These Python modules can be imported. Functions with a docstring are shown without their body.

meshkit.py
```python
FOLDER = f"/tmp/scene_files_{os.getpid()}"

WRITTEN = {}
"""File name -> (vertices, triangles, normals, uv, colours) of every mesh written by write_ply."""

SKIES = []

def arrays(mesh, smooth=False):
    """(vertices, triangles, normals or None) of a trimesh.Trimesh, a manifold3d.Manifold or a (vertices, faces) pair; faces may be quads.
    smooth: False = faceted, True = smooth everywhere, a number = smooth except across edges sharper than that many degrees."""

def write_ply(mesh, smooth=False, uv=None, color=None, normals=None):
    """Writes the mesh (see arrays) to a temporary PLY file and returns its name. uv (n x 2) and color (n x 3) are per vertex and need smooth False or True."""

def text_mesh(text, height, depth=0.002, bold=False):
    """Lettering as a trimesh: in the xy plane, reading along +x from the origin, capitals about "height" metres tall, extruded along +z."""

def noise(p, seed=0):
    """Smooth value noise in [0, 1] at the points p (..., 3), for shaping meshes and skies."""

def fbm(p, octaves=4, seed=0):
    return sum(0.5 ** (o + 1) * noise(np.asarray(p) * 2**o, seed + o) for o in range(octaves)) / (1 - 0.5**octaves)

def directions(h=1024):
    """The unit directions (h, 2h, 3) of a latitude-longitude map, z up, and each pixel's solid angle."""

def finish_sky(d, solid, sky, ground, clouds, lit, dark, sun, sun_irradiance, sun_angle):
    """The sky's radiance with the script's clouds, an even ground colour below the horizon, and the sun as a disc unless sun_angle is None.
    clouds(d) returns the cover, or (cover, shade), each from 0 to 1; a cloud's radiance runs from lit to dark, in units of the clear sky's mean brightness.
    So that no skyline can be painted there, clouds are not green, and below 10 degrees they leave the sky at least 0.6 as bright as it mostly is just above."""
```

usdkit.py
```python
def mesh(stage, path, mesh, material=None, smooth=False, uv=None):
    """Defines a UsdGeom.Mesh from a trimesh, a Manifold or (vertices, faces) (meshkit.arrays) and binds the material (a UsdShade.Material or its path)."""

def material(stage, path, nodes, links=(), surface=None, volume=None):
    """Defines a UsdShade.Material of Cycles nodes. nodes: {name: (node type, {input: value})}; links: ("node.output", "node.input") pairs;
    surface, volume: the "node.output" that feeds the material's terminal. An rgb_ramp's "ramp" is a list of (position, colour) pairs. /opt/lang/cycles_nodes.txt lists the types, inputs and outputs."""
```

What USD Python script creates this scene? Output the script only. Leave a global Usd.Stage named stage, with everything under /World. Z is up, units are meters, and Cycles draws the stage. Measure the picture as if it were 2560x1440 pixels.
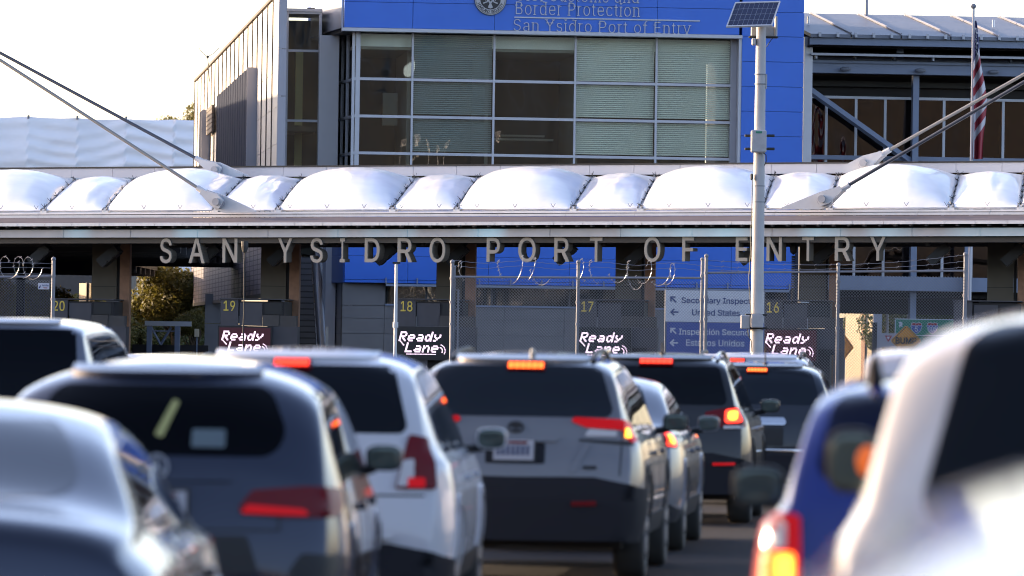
import math, random, glob
import numpy as np, trimesh, manifold3d as m3, usdkit, meshkit
from pxr import Usd, UsdGeom, UsdLux, UsdShade, Sdf, Gf, Vt
from shapely.geometry import Polygon, MultiPolygon, box as sbox, Point, LineString
from shapely.ops import unary_union
from shapely import affinity

stage = Usd.Stage.CreateInMemory()
UsdGeom.SetStageUpAxis(stage, 'Z'); UsdGeom.SetStageMetersPerUnit(stage, 1.0)
UsdGeom.Xform.Define(stage, '/World')
rng = np.random.default_rng(7)

# ------------------------------------------------------------------ camera, sky, sun, exposure
CAM_H, FPX = 1.73, 15000.0          # eye height, focal length in pixels of a 2560 px wide picture
ROLL, PITCH = math.radians(0.85), math.atan(142 / FPX)
EXPOSURE, SKY, SUN_I = 2.35, 0.10, 0.60
SUN_AZ, SUN_EL = math.radians(-64.0), math.radians(12.5)   # azimuth = atan2(x, y)
SUN_D = np.array([math.sin(SUN_AZ) * math.cos(SUN_EL), math.cos(SUN_AZ) * math.cos(SUN_EL), math.sin(SUN_EL)])
fwd = np.array([0, math.cos(PITCH), math.sin(PITCH)]); up0 = np.array([0, -math.sin(PITCH), math.cos(PITCH)]); rt0 = np.array([1.0, 0, 0])
cu = math.cos(ROLL) * rt0 + math.sin(ROLL) * up0
cv = -math.sin(ROLL) * rt0 + math.cos(ROLL) * up0
EYE = np.array([0, 0, CAM_H])
cam = UsdGeom.Camera.Define(stage, '/World/camera')
cam.CreateHorizontalApertureAttr(36.0); cam.CreateVerticalApertureAttr(20.25)
cam.CreateFocalLengthAttr(36.0 * FPX / 2560)
cam.CreateFStopAttr(4.2); cam.CreateFocusDistanceAttr(165.0)
cam.CreateClippingRangeAttr(Gf.Vec2f(0.5, 20000))
cam.CreateExposureAttr(EXPOSURE)
bk = -fwd
cam.AddTransformOp().Set(Gf.Matrix4d(*cu, 0, *cv, 0, *bk, 0, *EYE, 1))

usdkit.material(stage, '/World/Looks/sky', {
    's': ('sky_texture', {'sky_type': 'single_scattering', 'sun_disc': False, 'sun_elevation': SUN_EL, 'sun_rotation': SUN_AZ, 'altitude': 20.0,
                          'air_density': 0.85, 'aerosol_density': 1.4, 'ozone_density': 1.0}),
    't': ('mix_color', {'blend_type': 'multiply', 'fac': 1.0, 'b': (1.055, .95, 1.01), 'use_clamp': False}),
    'b': ('background_shader', {'strength': SKY})}, [('s.color', 't.a'), ('t.result', 'b.color')], surface='b.background')
dome = UsdLux.DomeLight.Define(stage, '/World/sky')
UsdShade.MaterialBindingAPI.Apply(dome.GetPrim()).Bind(UsdShade.Material.Get(stage, '/World/Looks/sky'))
dome.GetPrim().SetCustomDataByKey('kind', 'structure')
sun = UsdLux.DistantLight.Define(stage, '/World/sun')
sun.CreateNormalizeAttr(True); sun.CreateIntensityAttr(SUN_I); sun.CreateAngleAttr(0.5); sun.CreateColorAttr(Gf.Vec3f(1.0, 0.76, 0.50))
zz = SUN_D; xx = np.cross([0, 0, 1.0], zz); xx /= np.linalg.norm(xx); yy = np.cross(zz, xx)
sun.AddTransformOp().Set(Gf.Matrix4d(*xx, 0, *yy, 0, *zz, 0, 0, 0, 50, 1))

# ------------------------------------------------------------------ helpers: pixels to places
def ray(px, py):
    u, v = px - 1280.0, 720.0 - py
    d = cu * u + cv * v + fwd * FPX
    return d / d[1]
def at(px, py, Y):
    return EYE + ray(px, py) * Y
class Plane:
    """a vertical working plane: origin O, horizontal axis U, outward normal N (towards the viewer)"""
    def __init__(s, O, U):
        s.O = np.array(O, float); U = np.array([U[0], U[1], 0.0]); s.U = U / np.linalg.norm(U); s.N = np.array([s.U[1], -s.U[0], 0])
    def uz(s, px, py, n=0.0):
        d = ray(px, py); o = s.O + s.N * n
        t = np.dot(o - EYE, s.N) / np.dot(d, s.N); p = EYE + d * t
        return float(np.dot(p - s.O, s.U)), float(p[2])
    def p(s, u, z, n=0.0):
        q = s.O + s.U * u + s.N * n
        return np.array([q[0], q[1], z])
    def box(s, u0, u1, z0, z1, n0, n1, slope=0.0):
        v = [s.p(u, z + slope * u, n) for u in (u0, u1) for z in (z0, z1) for n in (n0, n1)]
        return fixed(np.array(v), np.array([[0,1,3],[0,3,2],[4,6,7],[4,7,5],[0,4,5],[0,5,1],[2,3,7],[2,7,6],[0,2,6],[0,6,4],[1,5,7],[1,7,3]]))
    def pbox(s, px0, py0, px1, py1, n0, n1):
        """a box whose front face (n1) covers the pixel rectangle"""
        a, b = s.uz(px0, py1, n1), s.uz(px1, py0, n1)
        c, d = s.uz(px1, py1, n1), s.uz(px0, py0, n1)
        return s.box(min(a[0], d[0]) * .5 + max(a[0], d[0]) * .5, (b[0] + c[0]) / 2, (a[1] + c[1]) / 2, (b[1] + d[1]) / 2, n0, n1)
    def poly(s, pts, n0, n1, hole=None):
        """extrude a polygon given in (u, z)"""
        P = pts if hasattr(pts, 'exterior') else Polygon(pts)
        return s.place(extrude(P, n1 - n0), 0, 0, n0)
    def place(s, mesh, u, z, n):
        """a mesh whose x runs along U, y up and z outwards"""
        v = np.array(mesh.vertices); o = s.O + s.U * u + s.N * n
        w = o[None] * [1, 1, 0] + v[:, :1] * s.U + v[:, 2:3] * s.N; w[:, 2] = z + v[:, 1]
        return fixed(w, np.array(mesh.faces))
def fixed(v, f):
    m = trimesh.Trimesh(np.asarray(v, float), np.asarray(f), process=False)
    try:
        if m.volume < 0: m.invert()
    except Exception: pass
    return m
def cat(*ms):
    ms = [m for x in ms for m in (x if isinstance(x, (list, tuple)) else [x]) if m is not None]
    return ms[0] if len(ms) == 1 else trimesh.util.concatenate(ms)
def extrude(P, h):
    return cat([trimesh.creation.extrude_polygon(g, h, engine='earcut') for g in getattr(P, 'geoms', [P]) if g.area > 1e-7])
def bx(x0, x1, y0, y1, z0, z1):
    m = trimesh.creation.box((x1 - x0, y1 - y0, z1 - z0)); m.apply_translation(((x0 + x1) / 2, (y0 + y1) / 2, (z0 + z1) / 2)); return m
def rbox(x0, x1, y0, y1, z0, z1, r=0.02):
    c = []
    for sx, X in ((1, x0), (-1, x1)):
        for sy, Y in ((1, y0), (-1, y1)):
            for sz, Z in ((1, z0), (-1, z1)):
                c += [(X, Y + sy * r, Z + sz * r), (X + sx * r, Y, Z + sz * r), (X + sx * r, Y + sy * r, Z)]
    return trimesh.Trimesh(c).convex_hull
def tube(pts, r, sides=6, cap=True):
    p = np.asarray(pts, float); n = len(p); r = np.broadcast_to(r, n)
    t = np.gradient(p, axis=0); t /= np.linalg.norm(t, axis=1, keepdims=True) + 1e-12
    ref = np.array([0, 0, 1.0]) if abs(t[:, 2]).mean() < .8 else np.array([1.0, 0, 0])
    a = np.cross(t, ref); a /= np.linalg.norm(a, axis=1, keepdims=True) + 1e-12; b = np.cross(t, a)
    ang = np.arange(sides) * 2 * np.pi / sides + .3
    v = (p[:, None] + r[:, None, None] * (np.cos(ang)[None, :, None] * a[:, None] + np.sin(ang)[None, :, None] * b[:, None])).reshape(-1, 3)
    f = []
    for i in range(n - 1):
        for j in range(sides):
            k = (j + 1) % sides
            f += [[i*sides+j, i*sides+k, (i+1)*sides+k], [i*sides+j, (i+1)*sides+k, (i+1)*sides+j]]
    if cap:
        for i in range(1, sides - 1):
            f += [[0, i + 1, i], [(n-1)*sides, (n-1)*sides+i, (n-1)*sides+i+1]]
    return fixed(v, f)
def lathe(profile, n=24, axis='z'):
    """(radius, height) profile turned about the axis; closed if the profile ends on radius 0"""
    pr = np.array(profile, float); ang = np.arange(n) * 2 * np.pi / n
    v = np.stack([pr[:, 0][:, None] * np.cos(ang), pr[:, 0][:, None] * np.sin(ang), np.repeat(pr[:, 1][:, None], n, 1)], -1).reshape(-1, 3)
    f = []
    for i in range(len(pr) - 1):
        for j in range(n):
            k = (j + 1) % n; f += [[i*n+j, i*n+k, (i+1)*n+k], [i*n+j, (i+1)*n+k, (i+1)*n+j]]
    m = trimesh.Trimesh(v, f, process=True)
    if axis == 'x': m.vertices = np.array(m.vertices)[:, [2, 0, 1]]
    if axis == 'y': m.vertices = np.array(m.vertices)[:, [1, 2, 0]]
    return fixed(m.vertices, m.faces)

# lettering -----------------------------------------------------------------
from PIL import Image, ImageDraw, ImageFont
FONT = glob.glob('/opt/blender-*/*/datafiles/fonts/Inter.woff2')[0]
_g = {}
def glyph(ch, stroke=0, serif=False):
    key = (ch, stroke, serif)
    if key in _g: return _g[key]
    S = 96
    font = ImageFont.truetype(FONT, S); adv = font.getlength(ch)
    if ch == ' ': _g[key] = (None, adv / 70.0); return _g[key]
    im = Image.new('L', (220, 200)); ImageDraw.Draw(im).text((50, 140), ch, 255, font, anchor='ls', stroke_width=stroke)
    on = np.asarray(im) > 127
    boxes = []
    for y, row in enumerate(on):
        d = np.diff(np.concatenate([[0], row.astype(np.int8), [0]]))
        for a, b in zip(np.nonzero(d == 1)[0], np.nonzero(d == -1)[0]): boxes.append(sbox(a - 50, 140 - y - 1, b - 50, 140 - y))
    sh = unary_union(boxes).buffer(0.6).buffer(-0.6).simplify(0.6)
    if serif:
        sh = sh.buffer(-1.3)
        def runs(h):
            row = on[140 - h - 1]; d = np.diff(np.concatenate([[0], row.astype(np.int8), [0]]))
            return [(a - 50, b - 50) for a, b in zip(np.nonzero(d == 1)[0], np.nonzero(d == -1)[0])]
        add = []
        for h0, h1 in ((1, 9), (68, 60), (50, 43), (70, 62)):
            if ch in 'SsoeacC' or (ch == 'd' and h0 == 50): continue
            for a, b in runs(h0):
                if b - a > 16: continue
                if any(abs(a - c) < 9 and abs(b - d) < 9 for c, d in runs(h1)):
                    add.append(sbox(a - 5, h0 - 1.6, b + 5, h0 + 1.8))
        if ch == 'd': add.append(sbox(28, 67, 40, 71))
        sh = unary_union([sh.buffer(-0.6)] + add)
    _g[key] = (affinity.scale(sh, 1 / 70.0, 1 / 70.0, origin=(0, 0)), adv / 70.0)
    return _g[key]
def line_of(text, stroke=0, serif=False, track=0.0):
    x, out = 0.0, []
    for ch in text:
        g, a = glyph(ch, stroke, serif)
        if g is not None: out.append(affinity.translate(g, x, 0))
        x += a + track
    return unary_union(out)
def letters(text, width, height, depth, stroke=0, serif=False, track=0.0):
    """lettering fitted to a width and a capital height; origin at the lower left of the line"""
    L = line_of(text, stroke, serif, track); b = L.bounds
    L = affinity.translate(L, -b[0], 0); L = affinity.scale(L, width / (b[2] - b[0]), height, origin=(0, 0))
    return extrude(L, depth)

# ------------------------------------------------------------------ helpers: prims
_used = {}
def fresh(parent, name):
    k = (parent, name); n = _used.get(k, 0); _used[k] = n + 1
    return f'{parent}/{name}' if n == 0 else f'{parent}/{name}_{n:03d}'
def tags(prim, label=None, cat_=None, group=None, kind=None):
    for k, v in (('label', label), ('category', cat_), ('group', group), ('kind', kind)):
        if v: prim.SetCustomDataByKey(k, v)
class Thing:
    def __init__(s, name, label, cat_, loc=(0, 0, 0), yaw=0.0, group=None, local=False):
        s.path = fresh('/World', name); s.loc = np.array(loc, float); s.yaw = yaw; s.local = local
        x = UsdGeom.Xform.Define(stage, s.path); x.AddTranslateOp().Set(Gf.Vec3d(*map(float, loc)))
        if yaw: x.AddRotateZOp().Set(math.degrees(yaw))
        tags(x.GetPrim(), label, cat_, group)
        s.prim = x.GetPrim()
    def part(s, name, mesh, m, parent=None, smooth=False, label=None, kind=None):
        path = fresh(parent or s.path, name)
        if not s.local:
            mesh = mesh.copy(); v = np.array(mesh.vertices) - s.loc
            if s.yaw:
                c, q = math.cos(-s.yaw), math.sin(-s.yaw); v = np.stack([v[:, 0]*c - v[:, 1]*q, v[:, 0]*q + v[:, 1]*c, v[:, 2]], 1)
            mesh.vertices = v
        p = usdkit.mesh(stage, path, mesh, LOOK[m], smooth=smooth)
        if label or kind: tags(p.GetPrim(), label, None, None, kind)
        return path
def single(name, mesh, m, label=None, cat_=None, group=None, kind=None, smooth=False):
    path = fresh('/World', name)
    p = usdkit.mesh(stage, path, mesh, LOOK[m], smooth=smooth); tags(p.GetPrim(), label, cat_, group, kind)
    return path
def copy_of(src, name, loc, yaw, label, cat_, group):
    path = fresh('/World', name); x = UsdGeom.Xform.Define(stage, path)
    x.GetPrim().GetReferences().AddInternalReference(src.path); x.GetPrim().SetInstanceable(True)
    x.ClearXformOpOrder(); x.AddTranslateOp().Set(Gf.Vec3d(*map(float, loc)))
    x.AddRotateZOp().Set(math.degrees(yaw))
    tags(x.GetPrim(), label, cat_, group)

# ------------------------------------------------------------------ materials
LOOK = {}
def mat(name, col, rough=.5, metal=0.0, coat=0.0, var=0.0, vs=2.0, bump=0.0, bs=40.0, spec=.5, em=None, es=0.0, stretch=None, crough=.04, obj=False, detail=4.0, trans=0.0, cior=1.5):
    n = {'p': ('principled_bsdf', {'base_color': col, 'roughness': rough, 'metallic': metal, 'coat_weight': coat, 'coat_roughness': crough, 'coat_ior': cior, 'specular_ior_level': spec})}
    l = []
    if em is not None: n['p'][1].update(emission_color=em, emission_strength=es)
    src = ('texture_coordinate', {}) if obj else ('geometry', {})
    if var or bump:
        n['g'] = src; n['m'] = ('mapping', {'scale': stretch or (1, 1, 1)}); l.append(('g.object' if obj else 'g.position', 'm.vector'))
    if var:
        n['n'] = ('noise_texture', {'scale': vs, 'detail': detail, 'roughness': .6})
        n['r'] = ('rgb_ramp', {'ramp': [(.25, tuple(c * (1 - var) for c in col)), (.75, tuple(min(1, c * (1 + var)) for c in col))]})
        l += [('m.vector', 'n.vector'), ('n.fac', 'r.fac'), ('r.color', 'p.base_color')]
    if bump:
        n['nb'] = ('noise_texture', {'scale': bs, 'detail': 3.0}); n['b'] = ('bump', {'strength': bump, 'distance': .02})
        l += [('m.vector', 'nb.vector'), ('nb.fac', 'b.height'), ('b.normal', 'p.normal')]
    surface = 'p.BSDF'
    if trans:
        n['t'] = ('translucent_bsdf', {'color': col}); n['mx'] = ('mix_closure', {'fac': trans})
        l += [('p.BSDF', 'mx.closure1'), ('t.BSDF', 'mx.closure2')]
        if var: l.append(('r.color', 't.color'))
        surface = 'mx.closure'
    LOOK[name] = usdkit.material(stage, '/World/Looks/' + name, n, l, surface=surface)
def pane(name, tint, IOR=1.6, wave=0.0, ws=.5, extra=0.06, gl=(1, 1, 1), rough=0.0):
    n = {'f': ('fresnel', {'IOR': IOR}), 'a': ('math', {'math_type': 'add', 'value2': extra, 'use_clamp': True}), 't': ('transparent_bsdf', {'color': tint}), 'g': ('glossy_bsdf', {'color': gl, 'roughness': rough}),
         'm': ('mix_closure', {})}
    l = [('f.fac', 'a.value1'), ('a.value', 'm.fac'), ('t.BSDF', 'm.closure1'), ('g.BSDF', 'm.closure2')]
    if wave:
        n.update(q=('geometry', {}), mp=('mapping', {'scale': (1, 1, .35)}), n=('noise_texture', {'scale': ws, 'detail': 2.0}), b=('bump', {'strength': 1.0, 'distance': wave}))
        l += [('q.position', 'mp.vector'), ('mp.vector', 'n.vector'), ('n.fac', 'b.height'), ('b.normal', 'g.normal')]
    LOOK[name] = usdkit.material(stage, '/World/Looks/' + name, n, l, surface='m.closure')

mat('asphalt', (0.0223, 0.0223, 0.0249), .85, spec=.12, var=.25, vs=3, bump=.5, bs=120)
mat('lane_white', (0.318, 0.318, 0.318), .7, var=.2, vs=12)
mat('lane_orange', (0.318, 0.143, 0.0159), .7, var=.2, vs=12)
mat('hill', (.017, .0155, .011), .95, var=.5, vs=.03, detail=8)
mat('blue_panel', (0.0223, 0.106, 0.451), .36, spec=.5, var=.06, vs=.7, obj=False)
mat('pale_panel', (0.561, 0.561, 0.595), .35, coat=1.0, crough=.08, var=.04, vs=1.5)
mat('grey_panel', (0.138, 0.133, 0.135), .6, spec=.25, var=.08, vs=1.2)
mat('grey_column', (0.265, 0.265, 0.297), .5, var=.06, vs=1.0)
mat('joint', (0.0106, 0.0133, 0.0265), .8)
mat('alu', (0.371, 0.376, 0.408), .4, metal=.2, var=.06, vs=3)
mat('silver_letter', (0.392, 0.398, 0.424), .45, metal=.1)
mat('soffit', (0.106, 0.101, 0.098), .7, var=.05, vs=1)
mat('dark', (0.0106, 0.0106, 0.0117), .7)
mat('seal_black', (0.0084, 0.0084, 0.0105), .4)
mat('seal_white', (0.318, 0.318, 0.329), .45)
mat('fascia', (0.223, 0.239, 0.26), .5, var=.07, vs=1.1, spec=.3)
mat('rear_fascia', (0.413, 0.413, 0.435), .5, var=.05, vs=1.1, spec=.3)
mat('led_glow', (0.159, 0.292, 0.371), .4, em=(.25, .62, 1.0), es=.16)
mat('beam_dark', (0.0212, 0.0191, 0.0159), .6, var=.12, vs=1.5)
mat('roof_metal', (.085, .070, .075), .6, spec=.2, var=.25, vs=.5, stretch=(1, 8, 1))
mat('gutter', (0.558, 0.544, 0.53), .55, var=.10, vs=2.0)
mat('pillow', (0.93, 0.94, 0.97), .4, coat=.7, crough=.07, var=.10, vs=1.1, trans=.25, cior=1.6)
mat('seam_metal', (0.201, 0.196, 0.191), .5, metal=.4, var=.2, vs=5)
mat('spike', (0.0265, 0.0238, 0.0212), .6)
mat('rod_dark', (0.0477, 0.053, 0.0689), .4, metal=.4)
mat('rod_steel', (0.223, 0.212, 0.196), .38, metal=.6)
mat('white_steel', (0.392, 0.398, 0.413), .45, var=.06, vs=4)
mat('sign_letter', (.255, .235, .20), .55, var=.08, vs=3)
mat('letter_side', (0.101, 0.0875, 0.0716), .6)
mat('olive_panel', (0.0901, 0.0822, 0.0663), .7, spec=.2, var=.10, vs=1.5)
mat('brick_pillar', (0.255, 0.143, 0.09), .75, var=.2, vs=5, bump=.3, bs=30)
mat('booth_dark', (0.0276, 0.0254, 0.0265), .65, spec=.2, var=.1, vs=2)
mat('booth_grey', (0.061, 0.0594, 0.0663), .65, spec=.2, var=.1, vs=2)
mat('booth_block', (.060, .056, .054), .65, spec=.2, var=.12, vs=2)
mat('number_yellow', (0.496, 0.368, 0.056), .5)
mat('led_red', (0.0238, 0.00318, 0.00636), .35, em=(.30, .01, .04), es=.012)
mat('led_black', (0.00424, 0.00424, 0.0053), .35)
mat('led_text', (0.318, 0.265, 0.318), .4, em=(1.0, .72, .92), es=.32)
mat('galv', (0.148, 0.154, 0.178), .5, metal=.25, spec=.3, var=.12, vs=6)
mat('chain', (0.212, 0.212, 0.223), .5, metal=.3)
mat('razor', (0.292, 0.281, 0.265), .32, metal=.7)
mat('pole_paint', (0.318, 0.313, 0.318), .55, spec=.3, var=.10, vs=2.5, bump=.1)
mat('box_paint', (0.276, 0.276, 0.286), .55, spec=.3, var=.15, vs=6)
mat('solar_cell', (0.0056, 0.007, 0.021), .18, coat=.6)
mat('bracket', (0.0106, 0.0106, 0.0106), .55)
mat('sign_white', (0.392, 0.403, 0.445), .5, var=.03, vs=2)
mat('sign_blue', (0.0186, 0.0424, 0.201), .5, var=.05, vs=2)
mat('text_blue', (0.0265, 0.0424, 0.127), .5)
mat('text_white', (0.35, 0.36, 0.403), .5)
mat('sign_green', (0.008, 0.136, 0.08), .5)
mat('sign_yellow', (0.496, 0.216, 0.012), .5)
mat('sign_black', (0.00795, 0.00795, 0.00795), .5)
mat('sign_red', (0.239, 0.0159, 0.0212), .5)
mat('shield_blue', (0.0265, 0.0583, 0.223), .5)
mat('zinc', (.034, .039, .058), .85, spec=.05, var=.08, vs=2, stretch=(1, 1, .1))
mat('screen_panel', (0.512, 0.48, 0.432), .45, metal=.1, var=.07, vs=.8)
mat('screen_line', (0.0848, 0.0636, 0.0477), .7)
mat('lattice', (0.159, 0.133, 0.143), .6, var=.12, vs=2)
mat('tarp', (0.648, 0.648, 0.677), .5, var=.06, vs=.4, bump=.6, bs=1.6, stretch=(1, 1, 2.2))
mat('steel_blue', (0.154, 0.183, 0.254), .5, var=.06, vs=2)
mat('shade_inside', (0.017, 0.0159, 0.017), .8, var=.1, vs=1)  # near-black base, the shade under roofs put into the colour
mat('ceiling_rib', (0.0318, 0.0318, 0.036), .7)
mat('room_wall', (0.27, 0.261, 0.216), .8)
mat('room_dark', (0.056, 0.052, 0.044), .8)
mat('blind_light', (.94, .96, .88), .6)
mat('blind_dark', (.34, .39, .39), .6)
mat('roof_seam', (.135, .145, .175), .45, metal=.3, var=.10, vs=1.2)
mat('link_reflection', (.48, .45, .22), .8)  # yellow-green of the reflection in the link glass
mat('sun_wall', (0.496, 0.416, 0.288), .8, var=.05, vs=1)
mat('trunk', (0.053, 0.0371, 0.0238), .9, var=.3, vs=6)
mat('leaf_sun_gold', (.12, .105, .022), .6, var=.45, vs=1.0, trans=.42)  # gold of the low sun put into the leaf colour
mat('leaf_green', (.055, .068, .018), .6, var=.45, vs=1.0, trans=.40)
mat('flag_red', (0.223, 0.0133, 0.0265), .75); mat('flag_white', (0.434, 0.434, 0.462), .75); mat('flag_blue', (0.0159, 0.0212, 0.0901), .75)
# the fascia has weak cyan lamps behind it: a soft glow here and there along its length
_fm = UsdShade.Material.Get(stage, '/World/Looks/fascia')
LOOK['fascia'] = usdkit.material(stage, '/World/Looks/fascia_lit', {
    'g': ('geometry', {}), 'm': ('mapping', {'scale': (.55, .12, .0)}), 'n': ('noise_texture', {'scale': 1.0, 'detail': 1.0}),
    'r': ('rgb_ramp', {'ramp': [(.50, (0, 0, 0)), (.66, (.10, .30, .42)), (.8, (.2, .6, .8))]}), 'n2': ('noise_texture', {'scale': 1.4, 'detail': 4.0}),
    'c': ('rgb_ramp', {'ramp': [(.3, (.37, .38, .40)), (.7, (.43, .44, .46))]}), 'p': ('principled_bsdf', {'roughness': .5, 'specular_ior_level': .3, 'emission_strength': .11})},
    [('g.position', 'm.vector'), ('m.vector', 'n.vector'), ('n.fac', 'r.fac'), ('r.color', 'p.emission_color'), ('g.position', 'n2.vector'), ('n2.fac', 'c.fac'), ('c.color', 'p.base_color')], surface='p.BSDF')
pane('pane_clear', (.97, .99, .96), 1.5, wave=.07, ws=.55, extra=.05)
pane('pane_side', (.75, .74, .62), 1.6, wave=.02, ws=.6, extra=.10)
pane('pane_brown', (.30, .24, .22), 1.6, wave=.05, ws=.6, extra=.10, gl=(.78, .70, .66))

# ------------------------------------------------------------------ ground, road, hill behind
YG = 640.0
single('asphalt_road', (np.array([[-900, -300, 0], [900, -300, 0], [900, 2500, 0], [-900, 2500, 0]], float), np.array([[0, 1, 2, 3]])), 'asphalt', kind='structure', label='dark grey asphalt road under the queue of cars', cat_='road')
LANE = np.array([0.0813, 0.9967]); LANE /= np.linalg.norm(LANE); LYAW = -math.atan2(LANE[0], LANE[1])
def lane_x(off, Y): return off + 0.0813 / 0.9967 * (Y - 44.0)
def strip(name, off, y0, y1, w, m, label):
    a, b = lane_x(off, y0), lane_x(off, y1)
    single(name, (np.array([[a - w, y0, .004], [a + w, y0, .004], [b + w, y1, .004], [b - w, y1, .004]]), np.array([[0, 1, 2, 3]])), m, label, 'road marking')
for off, m, lab in ((1.95, 'lane_white', 'white lane line on the road between the queue and the blue car'), (-1.95, 'lane_white', 'white lane line on the road left of the dark grey car'), (2.25, 'lane_orange', 'orange lane line on the road right of the silver compact car')):
    strip('lane_line', off, 5, 172, .06, m, lab)
# hills of the far bank, seen only as reflections in glass and paint
gx, gy = np.meshgrid(np.linspace(-900, 900, 60), np.linspace(-900, -260, 24))
P = np.stack([gx.ravel() / 160, gy.ravel() / 160, np.zeros(gx.size)], 1)
hz = (meshkit.fbm(P, 4, 3) * 95 + 12) * np.clip((-260 - gy.ravel()) / 170, 0, 1) - .5
V = np.stack([gx.ravel(), gy.ravel(), hz], 1); I = np.arange(60 * 24).reshape(24, 60)
F = np.stack([I[:-1, :-1].ravel(), I[:-1, 1:].ravel(), I[1:, 1:].ravel(), I[1:, :-1].ravel()], 1)
single('hill', (V, F), 'hill', kind='structure', smooth=True, label='brown hillside behind the viewer', cat_='hill')

# ------------------------------------------------------------------ canopy over the lanes
KY = 2.8e-5
def YC(px): return 174.0 / (1 + KY * (px - 1280))
pa, pb = at(0, 700, YC(0)), at(2560, 700, YC(2560))
o = at(1280, 862, 174.0)
CP = Plane((o[0], o[1], 0), (pb - pa)[:2])
SL = 0.0082
def cz(py, n):
    """height at u = 0 of a canopy line seen at py on the middle column of the picture"""
    return CP.uz(1280, py, n)[1]
UA, UB = -27.0, 27.0
def cbox(py0, py1, n0, n1, u0=UA, u1=UB, dz=0):
    return CP.box(u0, u1, cz(py1, n1) + dz, cz(py0, n1) + dz, n0, n1, SL)
can = Thing('toll_canopy', 'long white canopy with puffy roof cushions over the inspection booths', 'canopy', CP.p(0, 0))
rows = cz(592, 0), cz(572, 0)
joint_px = [-300, 160, 494 - 340 + 10, 326, 494, 845, 1018, 1185, 1390, 1552, 1860, 2105, 2330, 2700]
ups = sorted(set([UA] + [CP.uz(p, 582, 0)[0] for p in (-160, 158, 326, 494, 670, 845, 1018, 1195, 1375, 1552, 1730, 1930, 2102, 2280, 2450, 2640)] + [UB]))
for a, b in zip(ups[:-1], ups[1:]):
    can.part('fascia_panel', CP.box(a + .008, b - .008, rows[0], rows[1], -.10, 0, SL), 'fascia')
can.part('fascia_back', CP.box(UA, UB, rows[0] + .02, rows[1] - .02, -.18, -.105, SL), 'dark')
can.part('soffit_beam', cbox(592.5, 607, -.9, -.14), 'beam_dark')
can.part('painted_gap_shade', cbox(561, 572, -1.3, -.42), 'dark')  # dark bar, shade of the eave gap put into its colour
# eave strip of folded metal, its front lip in lengths and small clips beneath
def sect(pts, u0, u1):
    """a bar along the canopy from a closed section of (n, z)"""
    k = len(pts); v = [CP.p(u, z + SL * u, n) for u in (u0, u1) for n, z in pts]
    f = [[i, (i+1) % k, k + (i+1) % k] for i in range(k)] + [[i, k + (i+1) % k, k + i] for i in range(k)] + [[0, i+1, i] for i in range(1, k-1)] + [[k, k+i, k+i+1] for i in range(1, k-1)]
    return fixed(v, f)
ze, zg = cz(561, .30), cz(541, -1.25)
can.part('eave_sheet', sect([(.28, ze + .05), (-1.25, zg), (-1.25, zg - .06), (.28, ze - .01)], UA, UB), 'roof_metal')
us = np.linspace(UA, UB, 60)
for i in range(len(us) - 1):
    can.part('eave_lip', CP.box(us[i] + .006, us[i+1] - .006, ze - .02, ze + .075, .285, .325, SL), 'gutter')
clips = [CP.box(u - .03, u + .03, ze - .075, ze - .02, .1, .3, SL) for u in np.linspace(UA, UB, 118)]
can.part('eave_clips', cat(clips), 'dark', kind='stuff')
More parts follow.
